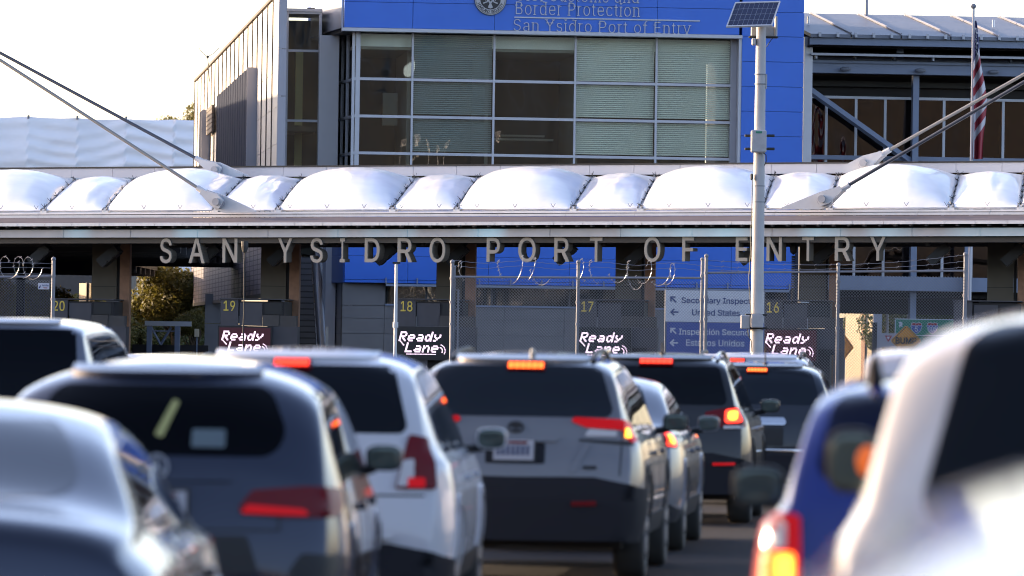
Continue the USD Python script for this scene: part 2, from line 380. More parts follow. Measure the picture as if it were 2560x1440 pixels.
for py0, py1, n in ((527, 532, -1.42), (534, 540, -1.34)):
    uu = np.linspace(UA, UB, 26)
    for i in range(25):
        can.part('gutter_length', CP.box(uu[i] + .004, uu[i+1] - .004, cz(py1, n), cz(py0, n), n - .14, n, SL), 'gutter')
can.part('painted_gutter_shade', cbox(531, 535, -1.75, -1.50), 'beam_dark')  # dark bar added as the shade between the gutter lengths
# cushions and seams
NF, NB = -1.55, -7.55
def fr(px): u = CP.uz(px, 525, NF)[0]; return np.array([u, cz(525, NF) + SL * u, NF])
def bkp(px): u = CP.uz(px, 446, NB)[0]; return np.array([u, cz(446, NB) + SL * u, NB])
seams = [(-560, -470), (-330, -240), (-175, -90), (108, 190), (262, 336), (537, 612), (694, 757), (980, 1041), (1141, 1197), (1432, 1482), (1600, 1641), (1908, 1936), (2073, 2097), (2377, 2398), (2551, 2562), (2850, 2852), (3010, 3005)]
for i in range(len(seams) - 1):
    a0, b0, a1, b1 = fr(seams[i][0]), bkp(seams[i][1]), fr(seams[i+1][0]), bkp(seams[i+1][1])
    big = (a1[0] - a0[0]) > 2.6
    H = .68 if big else .38
    n = 40; S, T = np.meshgrid(np.linspace(0, 1, n), np.linspace(0, 1, n), indexing='ij')
    q = (1-S)[..., None] * ((1-T)[..., None] * a0 + T[..., None] * b0) + S[..., None] * ((1-T)[..., None] * a1 + T[..., None] * b1)
    inset = .07 / abs(a1[0] - a0[0]); 
    hh = H * (np.clip(4 * S * (1 - S), 0, 1) ** .62) * (np.clip(4 * T * (1 - T), 0, 1) ** .6)
    hh *= 1 + .05 * (meshkit.noise(np.stack([S * 3 + i * 7, T * 3, S * 0], -1)) - .5)
    wr = (.030 * (meshkit.noise(np.stack([S * 11 + i * 9, T * 3, S * 0 + 3], -1)) - .5) + .05 * (meshkit.noise(np.stack([S * 4 + T * 3 + i * 5, T * 6 - S * 2, S * 0 + 8], -1)) - .5)) * np.sqrt(16 * S * (1 - S) * T * (1 - T))
    q[..., 1] += hh + wr + .04; q[..., 2] += hh * .12
    top = q.reshape(-1, 3); v = np.array([CP.p(*x) for x in top]); low = v - [0, 0, .05] - np.c_[np.zeros((len(v), 2)), hh.ravel() * 1.25]
    I = np.arange(n * n).reshape(n, n)
    f1 = np.stack([I[:-1, :-1].ravel(), I[1:, :-1].ravel(), I[1:, 1:].ravel(), I[:-1, 1:].ravel()], 1)
    f = np.vstack([f1[:, [0, 1, 2]], f1[:, [0, 2, 3]]]); N = n * n
    f = np.vstack([f, f[:, ::-1] + N])
    can.part('roof_cushion', fixed(np.vstack([v, low]), f), 'pillow', smooth=60)
for i, (pf, pk) in enumerate(seams):
    a, b = fr(pf), bkp(pk)
    for d in (-.075, .075):
        A, B = CP.p(a[0] + d, a[1] + .06, a[2]), CP.p(b[0] + d, b[1] + .06, b[2])
        can.part('seam_bar', tube([A, B], .028, 5), 'seam_metal')
    A, B = CP.p(*a), CP.p(*b)
    can.part('seam_bed', cat(sect([(a[2], a[1] - SL * a[0] - .04), (a[2], a[1] - SL * a[0] + .03), (a[2] - .2, a[1] - SL * a[0] + .06), (a[2] - .2, a[1] - SL * a[0] - .04)], a[0] - .1, a[0] + .1), tube([A + [0, 0, .02], B + [0, 0, .02]], .06, 5)), 'gutter')
    sp = []
    r2 = random.Random(i)
    for t in np.linspace(.03, .97, 6):
        c = A + (B - A) * t + [0, 0, .10]
        for k in range(7):
            th = r2.random() * 6.28; el = r2.uniform(-.1, 1.2)
            d = np.array([math.cos(th) * math.cos(el), math.sin(th) * math.cos(el), math.sin(el)]) * r2.uniform(.10, .17)
            sp.append(tube([c - d * .3, c + d], .008, 3))
        sp.append(tube([c, A + (B - A) * min(1, t + .19) + [0, 0, .10]], .009, 3))
    can.part('bird_spikes', cat(sp), 'spike', kind='stuff')
sp = []
for u in np.linspace(UA + 1, UB - 1, 44):
    z = cz(525, NF) + SL * u + .08; c = CP.p(u, z, NF + .05)
    for dx in (-.07, .07): sp.append(tube([c, c + CP.U * dx + [0, 0, .11]], .008, 3))
can.part('eave_spikes', cat(sp), 'spike', kind='stuff')
can.part('valley_gutter', CP.box(UA, UB, cz(446, NB) - .16, cz(446, NB) + .04, NB - .45, NB, SL), 'gutter')
us = [UA] + [CP.uz(p, 420, -8.0)[0] for p in (-110, 76, 180, 281, 387, 495, 600, 708, 816, 924, 1033, 1141, 1252, 1362, 1474, 1585, 1700, 1812, 1928, 2041, 2155, 2390, 2505)] + [UB]
for a, b in zip(us[:-1], us[1:]):
    can.part('rear_fascia_panel', CP.box(a + .006, b - .006, cz(436, -8.0), cz(412, -8.0), -8.1, -8.0, SL), 'rear_fascia')
can.part('rear_fascia_cap', CP.box(UA, UB, cz(412, -8.0) + .002, cz(409, -8.0) + .012, -8.25, -7.97, SL), 'beam_dark')
# underside: dark deck and ribs
zc = cz(607, -.9)
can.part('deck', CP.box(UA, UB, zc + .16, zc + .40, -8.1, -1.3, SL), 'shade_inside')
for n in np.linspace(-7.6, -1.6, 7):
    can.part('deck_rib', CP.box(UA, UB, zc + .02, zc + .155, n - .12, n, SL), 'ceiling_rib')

# stay rods and their anchors
def stay(name, pin, n, base0, base1, toward, rodm, label, far=None, r=.05):
    t = Thing(name, label, 'stay rod', (0, 0, 0)); 
    u, z = CP.uz(*pin, n); c = CP.p(u, z, n)
    t.loc = c; UsdGeom.Xformable(t.prim).ClearXformOpOrder(); UsdGeom.Xformable(t.prim).AddTranslateOp().Set(Gf.Vec3d(*map(float, c)))
    bu0, bz0 = CP.uz(*base0, n); bu1, bz1 = CP.uz(*base1, n); tu, tz = CP.uz(*toward, n)
    R = .24; sgn = 1 if bu1 > u else -1
    plate = Polygon([(bu0 - u, bz0 - z), (bu1 - u, bz0 - z + .02), (bu1 - u, bz1 - z)]).union(Point(0, 0).buffer(R)).convex_hull
    t.part('gusset_plate', CP.place(extrude(plate, .10), u, z, n - .05), 'white_steel')
    t.part('pin_disc', CP.place(extrude(Point(0, 0).buffer(R * .85), .07), u, z, n + .051), 'grey_column')  # shading of the disc put into a greyer colour than the plate
    t.part('pin', CP.place(extrude(Point(0, 0).buffer(.11), .10), u, z, n + .2), 'box_paint')
    d = np.array([tu - u, tz - z]); L = np.linalg.norm(d); d /= L; q = np.array([-d[1], d[0]])
    fork = Polygon([d * -.16 + q * .15, d * .10 + q * .20, d * .55 + q * .085, d * .62 + q * .085, d * .62 - q * .085, d * .55 - q * .085, d * .10 - q * .20, d * -.16 - q * .15])
    for m0 in (.128, -.128 - .07):
        t.part('clevis', CP.place(extrude(fork.buffer(-.02).buffer(.02), .07), u, z, n + m0), 'white_steel')
    P0 = CP.p(u + d[0] * .5, z + d[1] * .5, n); P1 = CP.p(u + d[0] * L * 1.6, z + d[1] * L * 1.6, n)
    t.part('socket', tube([P0, P0 + (P1 - P0) / np.linalg.norm(P1 - P0) * .35], .088, 10), 'white_steel')
    t.part('rod', tube([P0, P1], r, 12), rodm, smooth=60)
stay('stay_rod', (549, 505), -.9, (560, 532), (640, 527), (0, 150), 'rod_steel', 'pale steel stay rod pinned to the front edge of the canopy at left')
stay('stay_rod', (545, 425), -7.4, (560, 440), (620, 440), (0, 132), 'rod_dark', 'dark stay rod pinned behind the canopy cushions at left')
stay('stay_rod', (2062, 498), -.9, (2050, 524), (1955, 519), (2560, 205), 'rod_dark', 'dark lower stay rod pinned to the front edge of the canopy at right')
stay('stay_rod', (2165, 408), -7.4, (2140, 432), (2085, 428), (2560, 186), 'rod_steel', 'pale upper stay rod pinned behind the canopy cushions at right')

# name sign hanging under the fascia
sg = Thing('canopy_sign', 'large grey hanging letters reading SAN YSIDRO PORT OF ENTRY under the canopy edge', 'sign letters', CP.p(0, 4.5))
for ch, p0, p1 in (('S', 395, 425), ('A', 467, 507), ('N', 551, 589), ('Y', 690, 726), ('S', 771, 803), ('I', 845, 858), ('D', 907, 945), ('R', 989, 1026), ('O', 1069, 1109), ('P', 1212, 1246), ('O', 1291, 1335), ('R', 1381, 1419), ('T', 1470, 1502), ('O', 1606, 1647), ('F', 1701, 1731), ('E', 1835, 1865), ('N', 1912, 1951), ('T', 2001, 2031), ('R', 2083, 2122), ('Y', 2171, 2210)):
    yt = 597 - (p0 - 395) / 1800 * 5; yb = 656 - (p0 - 395) / 1800 * 5
    u0, z0 = CP.uz(p0, yb, .0); u1, z1 = CP.uz(p1, yt, .0)
    lp = sg.part('letter', CP.place(letters(ch, u1 - u0, z1 - z0, .05, stroke=1), u0, z0, -.17), 'sign_letter')
    sg.part('letter_return', CP.place(letters(ch, u1 - u0 - .02, z1 - z0 - .02, .34, stroke=1), u0 + .01, z0 + .01, -.515), 'letter_side', parent=lp)

# ------------------------------------------------------------------ inspection booths, columns, lane displays
LP_N = 5
R57 = {'R': ['11110', '10001', '10001', '11110', '10100', '10010', '10001'], 'e': ['00000', '00000', '01110', '10001', '11111', '10000', '01110'], 'a': ['00000', '00000', '01110', '00001', '01111', '10001', '01111'],
       'd': ['00001', '00001', '01101', '10011', '10001', '10011', '01101'], 'y': ['00000', '00000', '10001', '10001', '01010', '00100', '11000'], 'L': ['10000', '10000', '10000', '10000', '10000', '10000', '11111'], 'n': ['00000', '00000', '10110', '11001', '10001', '10001', '10001']}
def led_lines(w, h):
    """the display's two words in square dots, slanted, with the wave mark; origin at the lower left of the screen"""
    P = []
    c = w / 46.0
    def dot(x, y, s=1.0): P.append(affinity.translate(sbox(0, 0, c * s, c * s), x, y))
    def word(t, X, Y, sx=1.16, sy=1.18):
        x = X
        for ch in t:
            for r, row in enumerate(R57[ch]):
                for k, b in enumerate(row):
                    if b == '1': dot(x + k * c * sx + (6 - r) * c * .32, Y + (6 - r) * c * sy, 1.5)
            x += 7.6 * c
    word('Ready', 2.0 * c, h - 11.5 * c)
    word('Lane', 7.5 * c, h - 21.2 * c)
    for r in range(4): dot(3.2 * c + r * c * .9, h - 12.3 * c - r * c * 1.0, 1.15)
    for k in range(24): dot(9 * c + k * c * 1.1, h - 23.2 * c, .8)
    for R_ in (3.0, 5.4):
        for k in range(8):
            th = math.radians(-28 + k * 14); dot(37.5 * c + R_ * c * math.cos(th), h - 20 * c + R_ * c * math.sin(th), .9)
    return unary_union(P)
booth_lab = {'20': 'booth numbered 20 at far left behind the white sports utility roof', '19': 'booth numbered 19 left of the stairs', '18': 'booth numbered 18 left of the tall fence corner post', '17': 'booth numbered 17 behind the fence mesh, left of the overhead blue sign', '16': 'booth numbered 16 right of the solar panel pole', '15': 'booth at far right edge behind the white truck roof'}
disp_lab = {'19': 'red backed electronic display reading Ready Lane, left of the stairs', '18': 'black electronic display reading Ready Lane beside the tall slim post', '17': 'black electronic display reading Ready Lane behind the fence mesh, left of the direction sign', '16': 'red backed electronic display reading Ready Lane, right of the solar pole'}
lamp_lab = {('20', 0): 'above the left fence end post', ('20', 1): 'in front of the first brown pillar from left', ('19', 0): 'between letters A and N of SAN', ('19', 1): 'behind letter Y that begins YSIDRO', ('18', 0): 'behind letter R of YSIDRO', ('18', 1): 'between YSIDRO and PORT', ('17', 0): 'behind letter R of PORT', ('17', 1): 'left of letter O of OF', ('16', 0): 'behind letter E that begins ENTRY', ('16', 1): 'between letters T and R of ENTRY', ('15', 0): 'right of the last letter Y of ENTRY', ('15', 1): 'at the right edge above the white pickup'}
for num, px, py in (('20', 148, 765), ('19', 574, 765), ('18', 1017, 766), ('17', 1469, 767), ('16', 1933, 769), ('15', 2408, 771)):
    Yb = YC(px) + .9; c0 = at(px, py, Yb)
    BP = Plane((c0[0], c0[1], 0), (LANE[1], -LANE[0])); zn = c0[2]
    s = 15000 / Yb
    def B(a, b, y0, y1, n0, n1): return BP.box(a / 86.2, b / 86.2, zn - (y1 - 765) / 86.2, zn - (y0 - 765) / 86.2, n0, n1)
    t = Thing('inspection_booth', 'dark ' + booth_lab[num], 'booth', BP.p(0, 0))
    npn = t.part('number_panel', B(-23, 22, 748, 817, -.12, 0), 'booth_grey')
    if num != '15':
        t.part('number', BP.place(letters(num, 30 / 86.2, 25 / 86.2, .012, stroke=1), -15.5 / 86.2, zn - 12 / 86.2, .001), 'number_yellow', parent=npn)
    t.part('cabin', B(23, 141, 752, 790, -2.3, -.06), 'booth_dark')
    t.part('cabin_door', B(26, 84, 756, 815, -.055, -.03), 'booth_grey')
    t.part('cabin_glass', B(90, 136, 756, 785, -.055, -.04), 'led_black')
    t.part('cabin_base', B(-23, 141, 818, 765 + 86.2 * zn, -2.3, -.13), 'booth_dark')
    t.part('booth_roof', B(-26, 144, 745, 747.6, -2.4, .05), 'booth_grey')
    t.part('upper_cabinet', B(85, 128, 787, 815, -.35, .02), 'booth_block')
    t.part('cabinet_end', B(128.5, 172, 788, 816, -.45, .0), 'booth_block')
    t.part('lower_cabinet', B(104, 176, 816, 866, -.6, .04), 'booth_grey')
    t.part('cabinet_slot', B(130, 150, 866, 880, -.6, -.05), 'dark')
    t.part('cabinet_foot', B(150.5, 176, 866.5, 765 + 86.2 * zn, -.6, .02), 'booth_grey')
    col = Thing('canopy_column', 'olive wall panel and brown pillar holding the canopy beside ' + booth_lab[num].replace('booth numbered', 'booth').replace('booth at', 'the booth at'), 'column', BP.p(1.2, 0, -2.2))
    top = zn + 2.1
    col.part('wall_panel', BP.box(.66, 1.42, zn + .2, top, -2.5, -2.1), 'olive_panel')
    col.part('panel_seam', BP.box(.66, 1.42, zn + .62, zn + .635, -2.102, -2.094), 'dark')
    col.part('wall_return', BP.box(1.425, 1.50, zn + .2, top, -2.5, -2.2), 'beam_dark')
    col.part('pillar', BP.box(1.53, 1.83, -.3, top, -2.4, -2.0), 'brick_pillar')
    col.part('pillar_foot', BP.box(.66, 1.5, -.3, zn - .6, -2.48, -2.12), 'beam_dark')
    if num != '20' and num != '15':
        d = Thing('lane_display', disp_lab[num], 'display', BP.p(.47, 0))
        w, h = 132 / 86.2, 76 / 86.2; u0, z0 = -24 / 86.2, zn - (896 - 765) / 86.2 
        d.part('housing', BP.box(u0 - .04, u0 + w + .04, z0 - .05, z0 + h + .05, -.1, .14), 'led_black')
        d.part('pedestal', BP.box(u0 + w * .4, u0 + w * .6, 0, z0 - .051, -.06, .1), 'booth_grey')
        sc = d.part('screen', BP.box(u0, u0 + w, z0, z0 + h, .141, .15), 'led_red' if num in ('19', '16') else 'led_black')
        d.part('lettering', BP.place(extrude(led_lines(w, h), .004), u0, z0, .1505), 'led_text', parent=sc)
    for off, which in ((-66, 'left'), (116, 'right')):
        f = Thing('lamp_array', 'dark slanted lamp array under the canopy ' + lamp_lab[num, int(off > 0)], 'lamp array', BP.p(off / 86.2, zn + 1.6))
        ang = math.radians(42); cu_, cz_ = off / 86.2, zn + 1.56
        def tilted(a0, a1, b0, b1, n0, n1):
            m = bx(a0, a1, b0, b1, n0, n1); v = np.array(m.vertices); v = np.stack([v[:, 0] * math.cos(ang) - v[:, 1] * math.sin(ang), v[:, 0] * math.sin(ang) + v[:, 1] * math.cos(ang), v[:, 2]], 1); m.vertices = v
            return BP.place(m, cu_, cz_, -.9)
        f.part('housing', tilted(-.34, .36, -.16, .10, -.5, .5), 'bracket')
        for k in range(3): f.part('lens', tilted(-.30 + k * .22, -.14 + k * .22, -.185, -.161, -.4, .501), 'dark')
        f.part('lens_frame', tilted(-.34, .36, -.20, -.186, .30, .52), 'beam_dark')
        f.part('bracket', tilted(.30, .60, .0, .06, -.1, .1), 'dark')
for p in (835, 1057, 1287, 1511, 1740, 2320):
    u, z = CP.uz(p, 610, -.5); c = CP.p(u, z + .02, -.5)
    m = lathe([(0, -.09), (.05, -.08), (.085, -.03), (.09, .02), (.07, .06), (0, .06)], 12); m.apply_translation(c)
    single('dome_camera', m, 'dark', f'small dark dome camera under the canopy beam near letter ' + {835: 'S of YSIDRO', 1057: 'O of YSIDRO', 1287: 'O of PORT', 1511: 'T of PORT', 1740: 'F', 2320: 'Y of ENTRY'}[p], 'camera')

# ------------------------------------------------------------------ blue headhouse
c0 = at(875, 700, 200.0)
FB = Plane((c0[0], c0[1], 0), (.9957, .0925))            # front
LBp = Plane((c0[0], c0[1], 0), (.182, -.9833))          # left side, u runs towards the viewer: negative u goes back
hq = Thing('customs_building', 'tall blue panelled customs building with wide glazed front above the canopy', 'building', c0 * [1, 1, 0])
u_l = 0.0; u_r = FB.uz(2003, 300)[0]
zw0, zw1 = FB.uz(1300, 418)[1], FB.uz(1300, 86)[1]      # window band
ztop = FB.uz(1300, -330)[1]
def fx(px, py=250, n=0): return FB.uz(px, py, n)[0]
# upper blue panels: courses and columns
ucols = [-.35] + [fx(p, 40) for p in (1030, 1234, 1437, 1640, 1845)] + [u_r]
zrows = [zw1 + .10, FB.uz(1300, 14)[1], FB.uz(1300, -90)[1], FB.uz(1300, -200)[1], ztop]
for i in range(len(ucols) - 1):
    for j in range(len(zrows) - 1):
        if i == len(ucols) - 2: continue
        hq.part('blue_panel', FB.box(ucols[i] + .007, ucols[i+1] - .007, zrows[j] + .007, zrows[j+1] - .007, -.06, .42), 'blue_panel')
zr = [FB.uz(1920, y)[1] for y in (420, 342, 280, 218, 156, 93, 32, -30, -90, -150, -210, -270, -330)]
ur0 = fx(1847)
for j in range(len(zr) - 1):
    hq.part('blue_panel', FB.box(ur0 + .03, u_r - .007, zr[j] + .007, zr[j+1] - .007, -.06, .42), 'blue_panel')
hq.part('wall_core', FB.box(-.3, u_r - .02, zw1 + .11, ztop - .02, -9, -.065), 'joint')
hq.part('wall_core', FB.box(ur0 + .05, u_r - .02, 0, zw1 + .1, -9, -.065), 'joint')
hq.part('sill_trim', FB.box(-.42, ur0 + .03, zw1 - .015, zw1 + .095, -.1, .47), 'alu')
hq.part('right_trim', FB.box(ur0 - .07, ur0 + .025, zw0 - .4, zw1 - .02, -.1, .40), 'alu')
hq.part('jamb', FB.box(ur0 - .28, ur0 - .075, zw0 - .4, zw1 - .02, -.4, -.05), 'grey_column')
# left return of the overhang: panels made pale for sky glare, soffit
zl = [zw1 + .10, FB.uz(875, -2)[1], FB.uz(875, -100)[1], ztop]
for j in range(3):
    for k in range(3):
        hq.part('pale_panel', LBp.box(-6.9 + k * 2.3 + .006, -4.6 + k * 2.3 - .006, zl[j] + .006, zl[j+1] - .006, .36, .42), 'pale_panel')
hq.part('return_edge', LBp.box(-7.6, -6.905, zl[0], ztop, .30, .41), 'blue_panel')
sq = [FB.p(-.30, 0, -.105), FB.p(ur0, 0, -.105), FB.p(ur0, 0, -7.3), LBp.p(-7.5, 0, .40)]
sv = np.array([[q[0], q[1], z] for z in (zw1 - .012, zw1 + .09) for q in sq])
hq.part('soffit', fixed(sv, [[0,1,2],[0,2,3],[4,6,5],[4,7,6],[0,5,1],[0,4,5],[1,6,2],[1,5,6],[2,7,3],[2,6,7],[3,4,0],[3,7,4]]), 'soffit')
# window bay: mullions, rails, panes, blinds, room
mx = [882, 1030, 1234, 1437, 1640, 1840]
mu = [fx(p, 250, -.15) for p in mx]
rz = [zw1 - .02] + [FB.uz(1237, y, -.15)[1] for y in (203, 296, 388)] + [zw0 - .45]
N0 = -.15
def bay(Pl, mu, rz, n, mm, pane_name, blinds):
    for k, u in enumerate(mu):
        if k == 0: w0, w1 = u - .045, u + .045
        else: w0, w1 = u - .035, u + .035
        hq.part('mullion', Pl.box(w0, w1, rz[-1], rz[0], n - .10, n + .05), 'alu')
    for i in range(len(mu) - 1):
        for j in range(len(rz) - 1):
            a, b, z1, z0 = mu[i] + .036, mu[i+1] - .036, rz[j], rz[j+1]
            if j: hq.part('window_rail', Pl.box(a, b, z1 - .045, z1 + .045, n - .09, n + .045), 'alu')
            pn = hq.part('window_pane', Pl.box(a, b, z0 + .045, z1 - .045, n - .02, n), pane_name)
            bm = blinds.get(i)
            if bm and j < 3:
                sl = []
                k = int((z1 - z0 - .1) / .068)
                for q in range(k):
                    zq = z1 - .06 - q * .068
                    v = np.array([Pl.p(uu, zz_, nn) for uu in (a + .02, b - .02) for zz_, nn in ((zq, n - .235), (zq - .050, n - .20), (zq - .056, n - .203), (zq - .006, n - .241))])
                    sl.append(fixed(v, [[0,1,5],[0,5,4],[1,2,6],[1,6,5],[2,3,7],[2,7,6],[3,0,4],[3,4,7],[0,3,2],[0,2,1],[4,5,6],[4,6,7]]))
                hq.part('blind', cat(sl), bm, parent=pn, kind='stuff')
bay(FB, mu, rz, N0, None, 'pane_clear', {1: 'blind_dark', 3: 'blind_light', 4: 'blind_light'})
ml = [LBp.uz(p, 250, -.15)[0] for p in (843, 855, 868)] + [-.13]
rzl = rz
bay(LBp, ml, rzl, N0, None, 'pane_side', {})
# grey wall of the recess left of the bay
uu = LBp.uz(843, 250, -.15)[0]
hq.part('recess_wall', FB.box(fx(797, 250, -2.6), fx(846, 250, -2.6), 0, zw1 - .02, -2.9, -2.6), 'pale_panel')
# room behind the glass
hq.part('room_floor', FB.box(.0, ur0 - .3, rz[-1] - .3, rz[-1] - .02, -6.5, -.3), 'room_dark')
hq.part('room_back', FB.box(.0, ur0 - .3, rz[-1], zw1, -6.8, -6.5), 'room_dark')
for u in (mu[1] - .1, mu[2] - .2, mu[3] + .1): hq.part('room_partition', FB.box(u, u + .12, rz[-1], zw1 - .05, -6.4, -1.2), 'room_wall')
hq.part('room_ceiling', FB.box(.0, ur0 - .3, rz[0] - .55, rz[0] - .45, -6.4, -.5), 'room_wall')
hq.part('ceiling_bulkhead', FB.box(.05, ur0 - .3, rz[0] - .5, rz[0] - .03, -.75, -.55), 'blind_light')
for u, z, w, h in ((mu[2] + .5, rz[2] - .5, 1.5, .06), (mu[2] + .2, rz[3] + .6, 2.1, .07), (mu[0] + 1.2, rz[2] - .2, .5, 1.1)):
    hq.part('office_shelf', FB.box(u, u + w, z, z + h, -3.2, -2.9), 'room_wall')
# storey under the canopy: blue band, windows, grey base
zb1 = rz[-1] - .35; zb0 = FB.uz(1000, 708, .3)[1]; zbm = FB.uz(1000, 682, .3)[1]; zbu = FB.uz(1000, 640, .3)[1]
lc = [FB.uz(p, 660, .3)[0] for p in (862, 1020, 1222, 1424, 1626, 1828, 1987)]
for i in range(len(lc) - 1):
    for z0, z1 in ((zb0, zb0 + .10), (zb0 + .105, zbu), (zbu, zb1 - .0)):
        hq.part('lower_blue_panel', FB.box(lc[i] + .006, lc[i+1] - .006, z0 + .005, z1 - .005, -.1, .3), 'blue_panel')
for z0, z1 in ((zb0 - .0, zbu), (zbu, zb1)):
    for k in range(3):
        hq.part('side_blue_panel', LBp.box(-9 + 3 * k + .006, -6 + 3 * k - .006, z0 + .005, z1 - .005, -.1, .22), 'blue_panel')
hq.part('lower_core', FB.box(lc[0] + .02, lc[-1] - .02, 0, zb1 - .02, -9, -.101), 'grey_panel')
wl = [FB.uz(p, 735, 0)[0] for p in (963, 1066, 1230, 1424, 1626, 1828, 1970)]
zwin1, zwin0 = FB.uz(1200, 719, .05)[1], FB.uz(1200, 763, .05)[1]
for i in range(len(wl) - 1):
    wp = hq.part('low_window', FB.box(wl[i] + .03, wl[i+1] - .03, zwin0, zwin1, -.1, .0), 'pane_clear')
    hq.part('low_window_back', FB.box(wl[i] + .03, wl[i+1] - .03, zwin0, zwin1, -.1005, -.1003), 'dark', parent=wp)
hq.part('window_head', FB.box(wl[0], wl[-1], zwin1, zwin1 + .08, -.1, .36), 'steel_blue')
hq.part('window_sill', FB.box(wl[0], wl[-1], zwin0 - .06, zwin0 - .002, -.1, .06), 'steel_blue')
for i in range(14):
    u = wl[0] + (wl[-1] - wl[0]) * i / 13
    hq.part('shade_bracket', FB.box(u - .02, u + .02, zwin1 + .081, zwin1 + .28, .305, .36), 'steel_blue')
gz = [0, 1.0, FB.uz(1200, 838, 0)[1], FB.uz(1200, 800, 0)[1], zwin0 - .07]
gu = [lc[0] - .05] + [FB.uz(p, 820, 0)[0] for p in (960, 1110, 1260, 1410, 1560, 1710, 1860, 1985)]
for i in range(len(gu) - 1):
    for j in range(len(gz) - 1):
        hq.part('grey_panel', FB.box(gu[i] + .006, gu[i+1] - .006, gz[j] + .006, gz[j+1] - .006, -.1, .02), 'grey_panel')
hq.part('grey_panel', FB.box(gu[0] + .006, wl[0] - .01, zwin0 - .06, zb0 - .01, -.1, .02), 'grey_panel')
for j in range(4):
    hq.part('side_grey_panel', LBp.box(-9, -.02, gz[j] + .006, (gz[j+1] if j < 3 else zb0) - .006, -.1, .03), 'pale_panel' if j > 5 else 'grey_column')
hq.part('side_louvre', LBp.box(-3.9, -2.7, gz[3] + .12, gz[3] + .95, .03, .06), 'booth_grey')
# lettering on the blue panels
for txt, p0, p1, yb, yt, cap in (('U.S. Customs and', 1289, 1598, 3.5, -29, None), ('Border Protection', 1287, 1600, 38, 5, None), ('San Ysidro Port of Entry', 1284, 1728, 79, 49, None)):
    ua, za = FB.uz(p0, yb - 2, .44); ub_, _ = FB.uz(p1, yb + 4, .44); _, zt = FB.uz(p0, yt - 2, .44)
    hq.part('lettering', FB.place(letters(txt, ub_ - ua, zt - za, .03, serif=True, track=.07), ua, za, .425), 'silver_letter')
ua, za = FB.uz(1286, 43, .44); ub_, zb_ = FB.uz(1750, 49, .44)
hq.part('letter_rule', FB.box(ua, ub_, za - .02, za + .02, .422, .45), 'silver_letter')
# seal
su, sz = FB.uz(1226, -2, .44); sr = 40 / 74.5
seal = Thing('round_seal', 'round black and white department seal with an eagle on the blue wall', 'seal', FB.p(su, sz, .42))
seal.part('disc', FB.place(extrude(Point(0, 0).buffer(sr, 32), .05), su, sz, .422), 'seal_black')
seal.part('outer_ring', FB.place(extrude(Point(0, 0).buffer(sr * .97, 32).difference(Point(0, 0).buffer(sr * .93, 32)), .012), su, sz, .4725), 'seal_white')
seal.part('lettering_band', FB.place(extrude(Point(0, 0).buffer(sr * .90, 32).difference(Point(0, 0).buffer(sr * .64, 32)), .010), su, sz, .4725), 'seal_white')
def ring_text(t, r, h, a0, a1, inward):
    out = []
    for i, ch in enumerate(t):
        g, adv = glyph(ch, 2)
        if g is None: continue
        a = a0 + (a1 - a0) * (i + .5) / len(t); b = g.bounds
        g = affinity.translate(g, -(b[0] + b[2]) / 2, 0); g = affinity.scale(g, h * .95, h, origin=(0, 0))
        th = math.radians(a)
        if inward: g = affinity.translate(affinity.rotate(g, a + 90, origin=(0, 0)), r * math.cos(th), r * math.sin(th))
        else: g = affinity.translate(affinity.rotate(g, a - 90, origin=(0, 0)), r * math.cos(th), r * math.sin(th))
        out.append(g)
    return unary_union(out)
seal.part('ring_lettering', FB.place(extrude(ring_text('HOMELAND SECURITY', sr * .86, sr * .17, 200, 340, True), .006), su, sz, .483), 'seal_black')
seal.part('ring_lettering', FB.place(extrude(ring_text('U.S. DEPARTMENT OF', sr * .70, sr * .17, 160, 20, False), .006), su, sz, .483), 'seal_black')
k = sr
wing = lambda s: Polygon([(s*.06*k, .30*k), (s*.22*k, .44*k), (s*.50*k, .40*k), (s*.54*k, .18*k), (s*.44*k, -.02*k), (s*.36*k, .06*k), (s*.33*k, -.12*k), (s*.25*k, .0), (s*.20*k, -.18*k), (s*.08*k, -.06*k)])
eagle = unary_union([wing(1), wing(-1), Polygon([(-.10*k, .30*k), (.10*k, .30*k), (.14*k, -.15*k), (0, -.34*k), (-.14*k, -.15*k)]), Point(.02*k, .38*k).buffer(.09*k), Polygon([(.06*k, .42*k), (.17*k, .37*k), (.07*k, .34*k)]), Polygon([(-.16*k, -.52*k), (-.05*k, -.26*k), (.05*k, -.26*k), (.16*k, -.52*k), (0, -.58*k)]),
                     Polygon([(-.44*k, -.30*k), (-.16*k, -.18*k), (-.18*k, -.12*k), (-.46*k, -.22*k)]), Polygon([(.44*k, -.30*k), (.16*k, -.18*k), (.18*k, -.12*k), (.46*k, -.22*k)])])
seal.part('eagle', FB.place(extrude(eagle, .012), su, sz, .4725), 'seal_white')
seal.part('shield', FB.place(extrude(Polygon([(-.08*k, .12*k), (.08*k, .12*k), (.08*k, -.06*k), (0, -.16*k), (-.08*k, -.06*k)]), .006), su, sz, .485), 'seal_black')

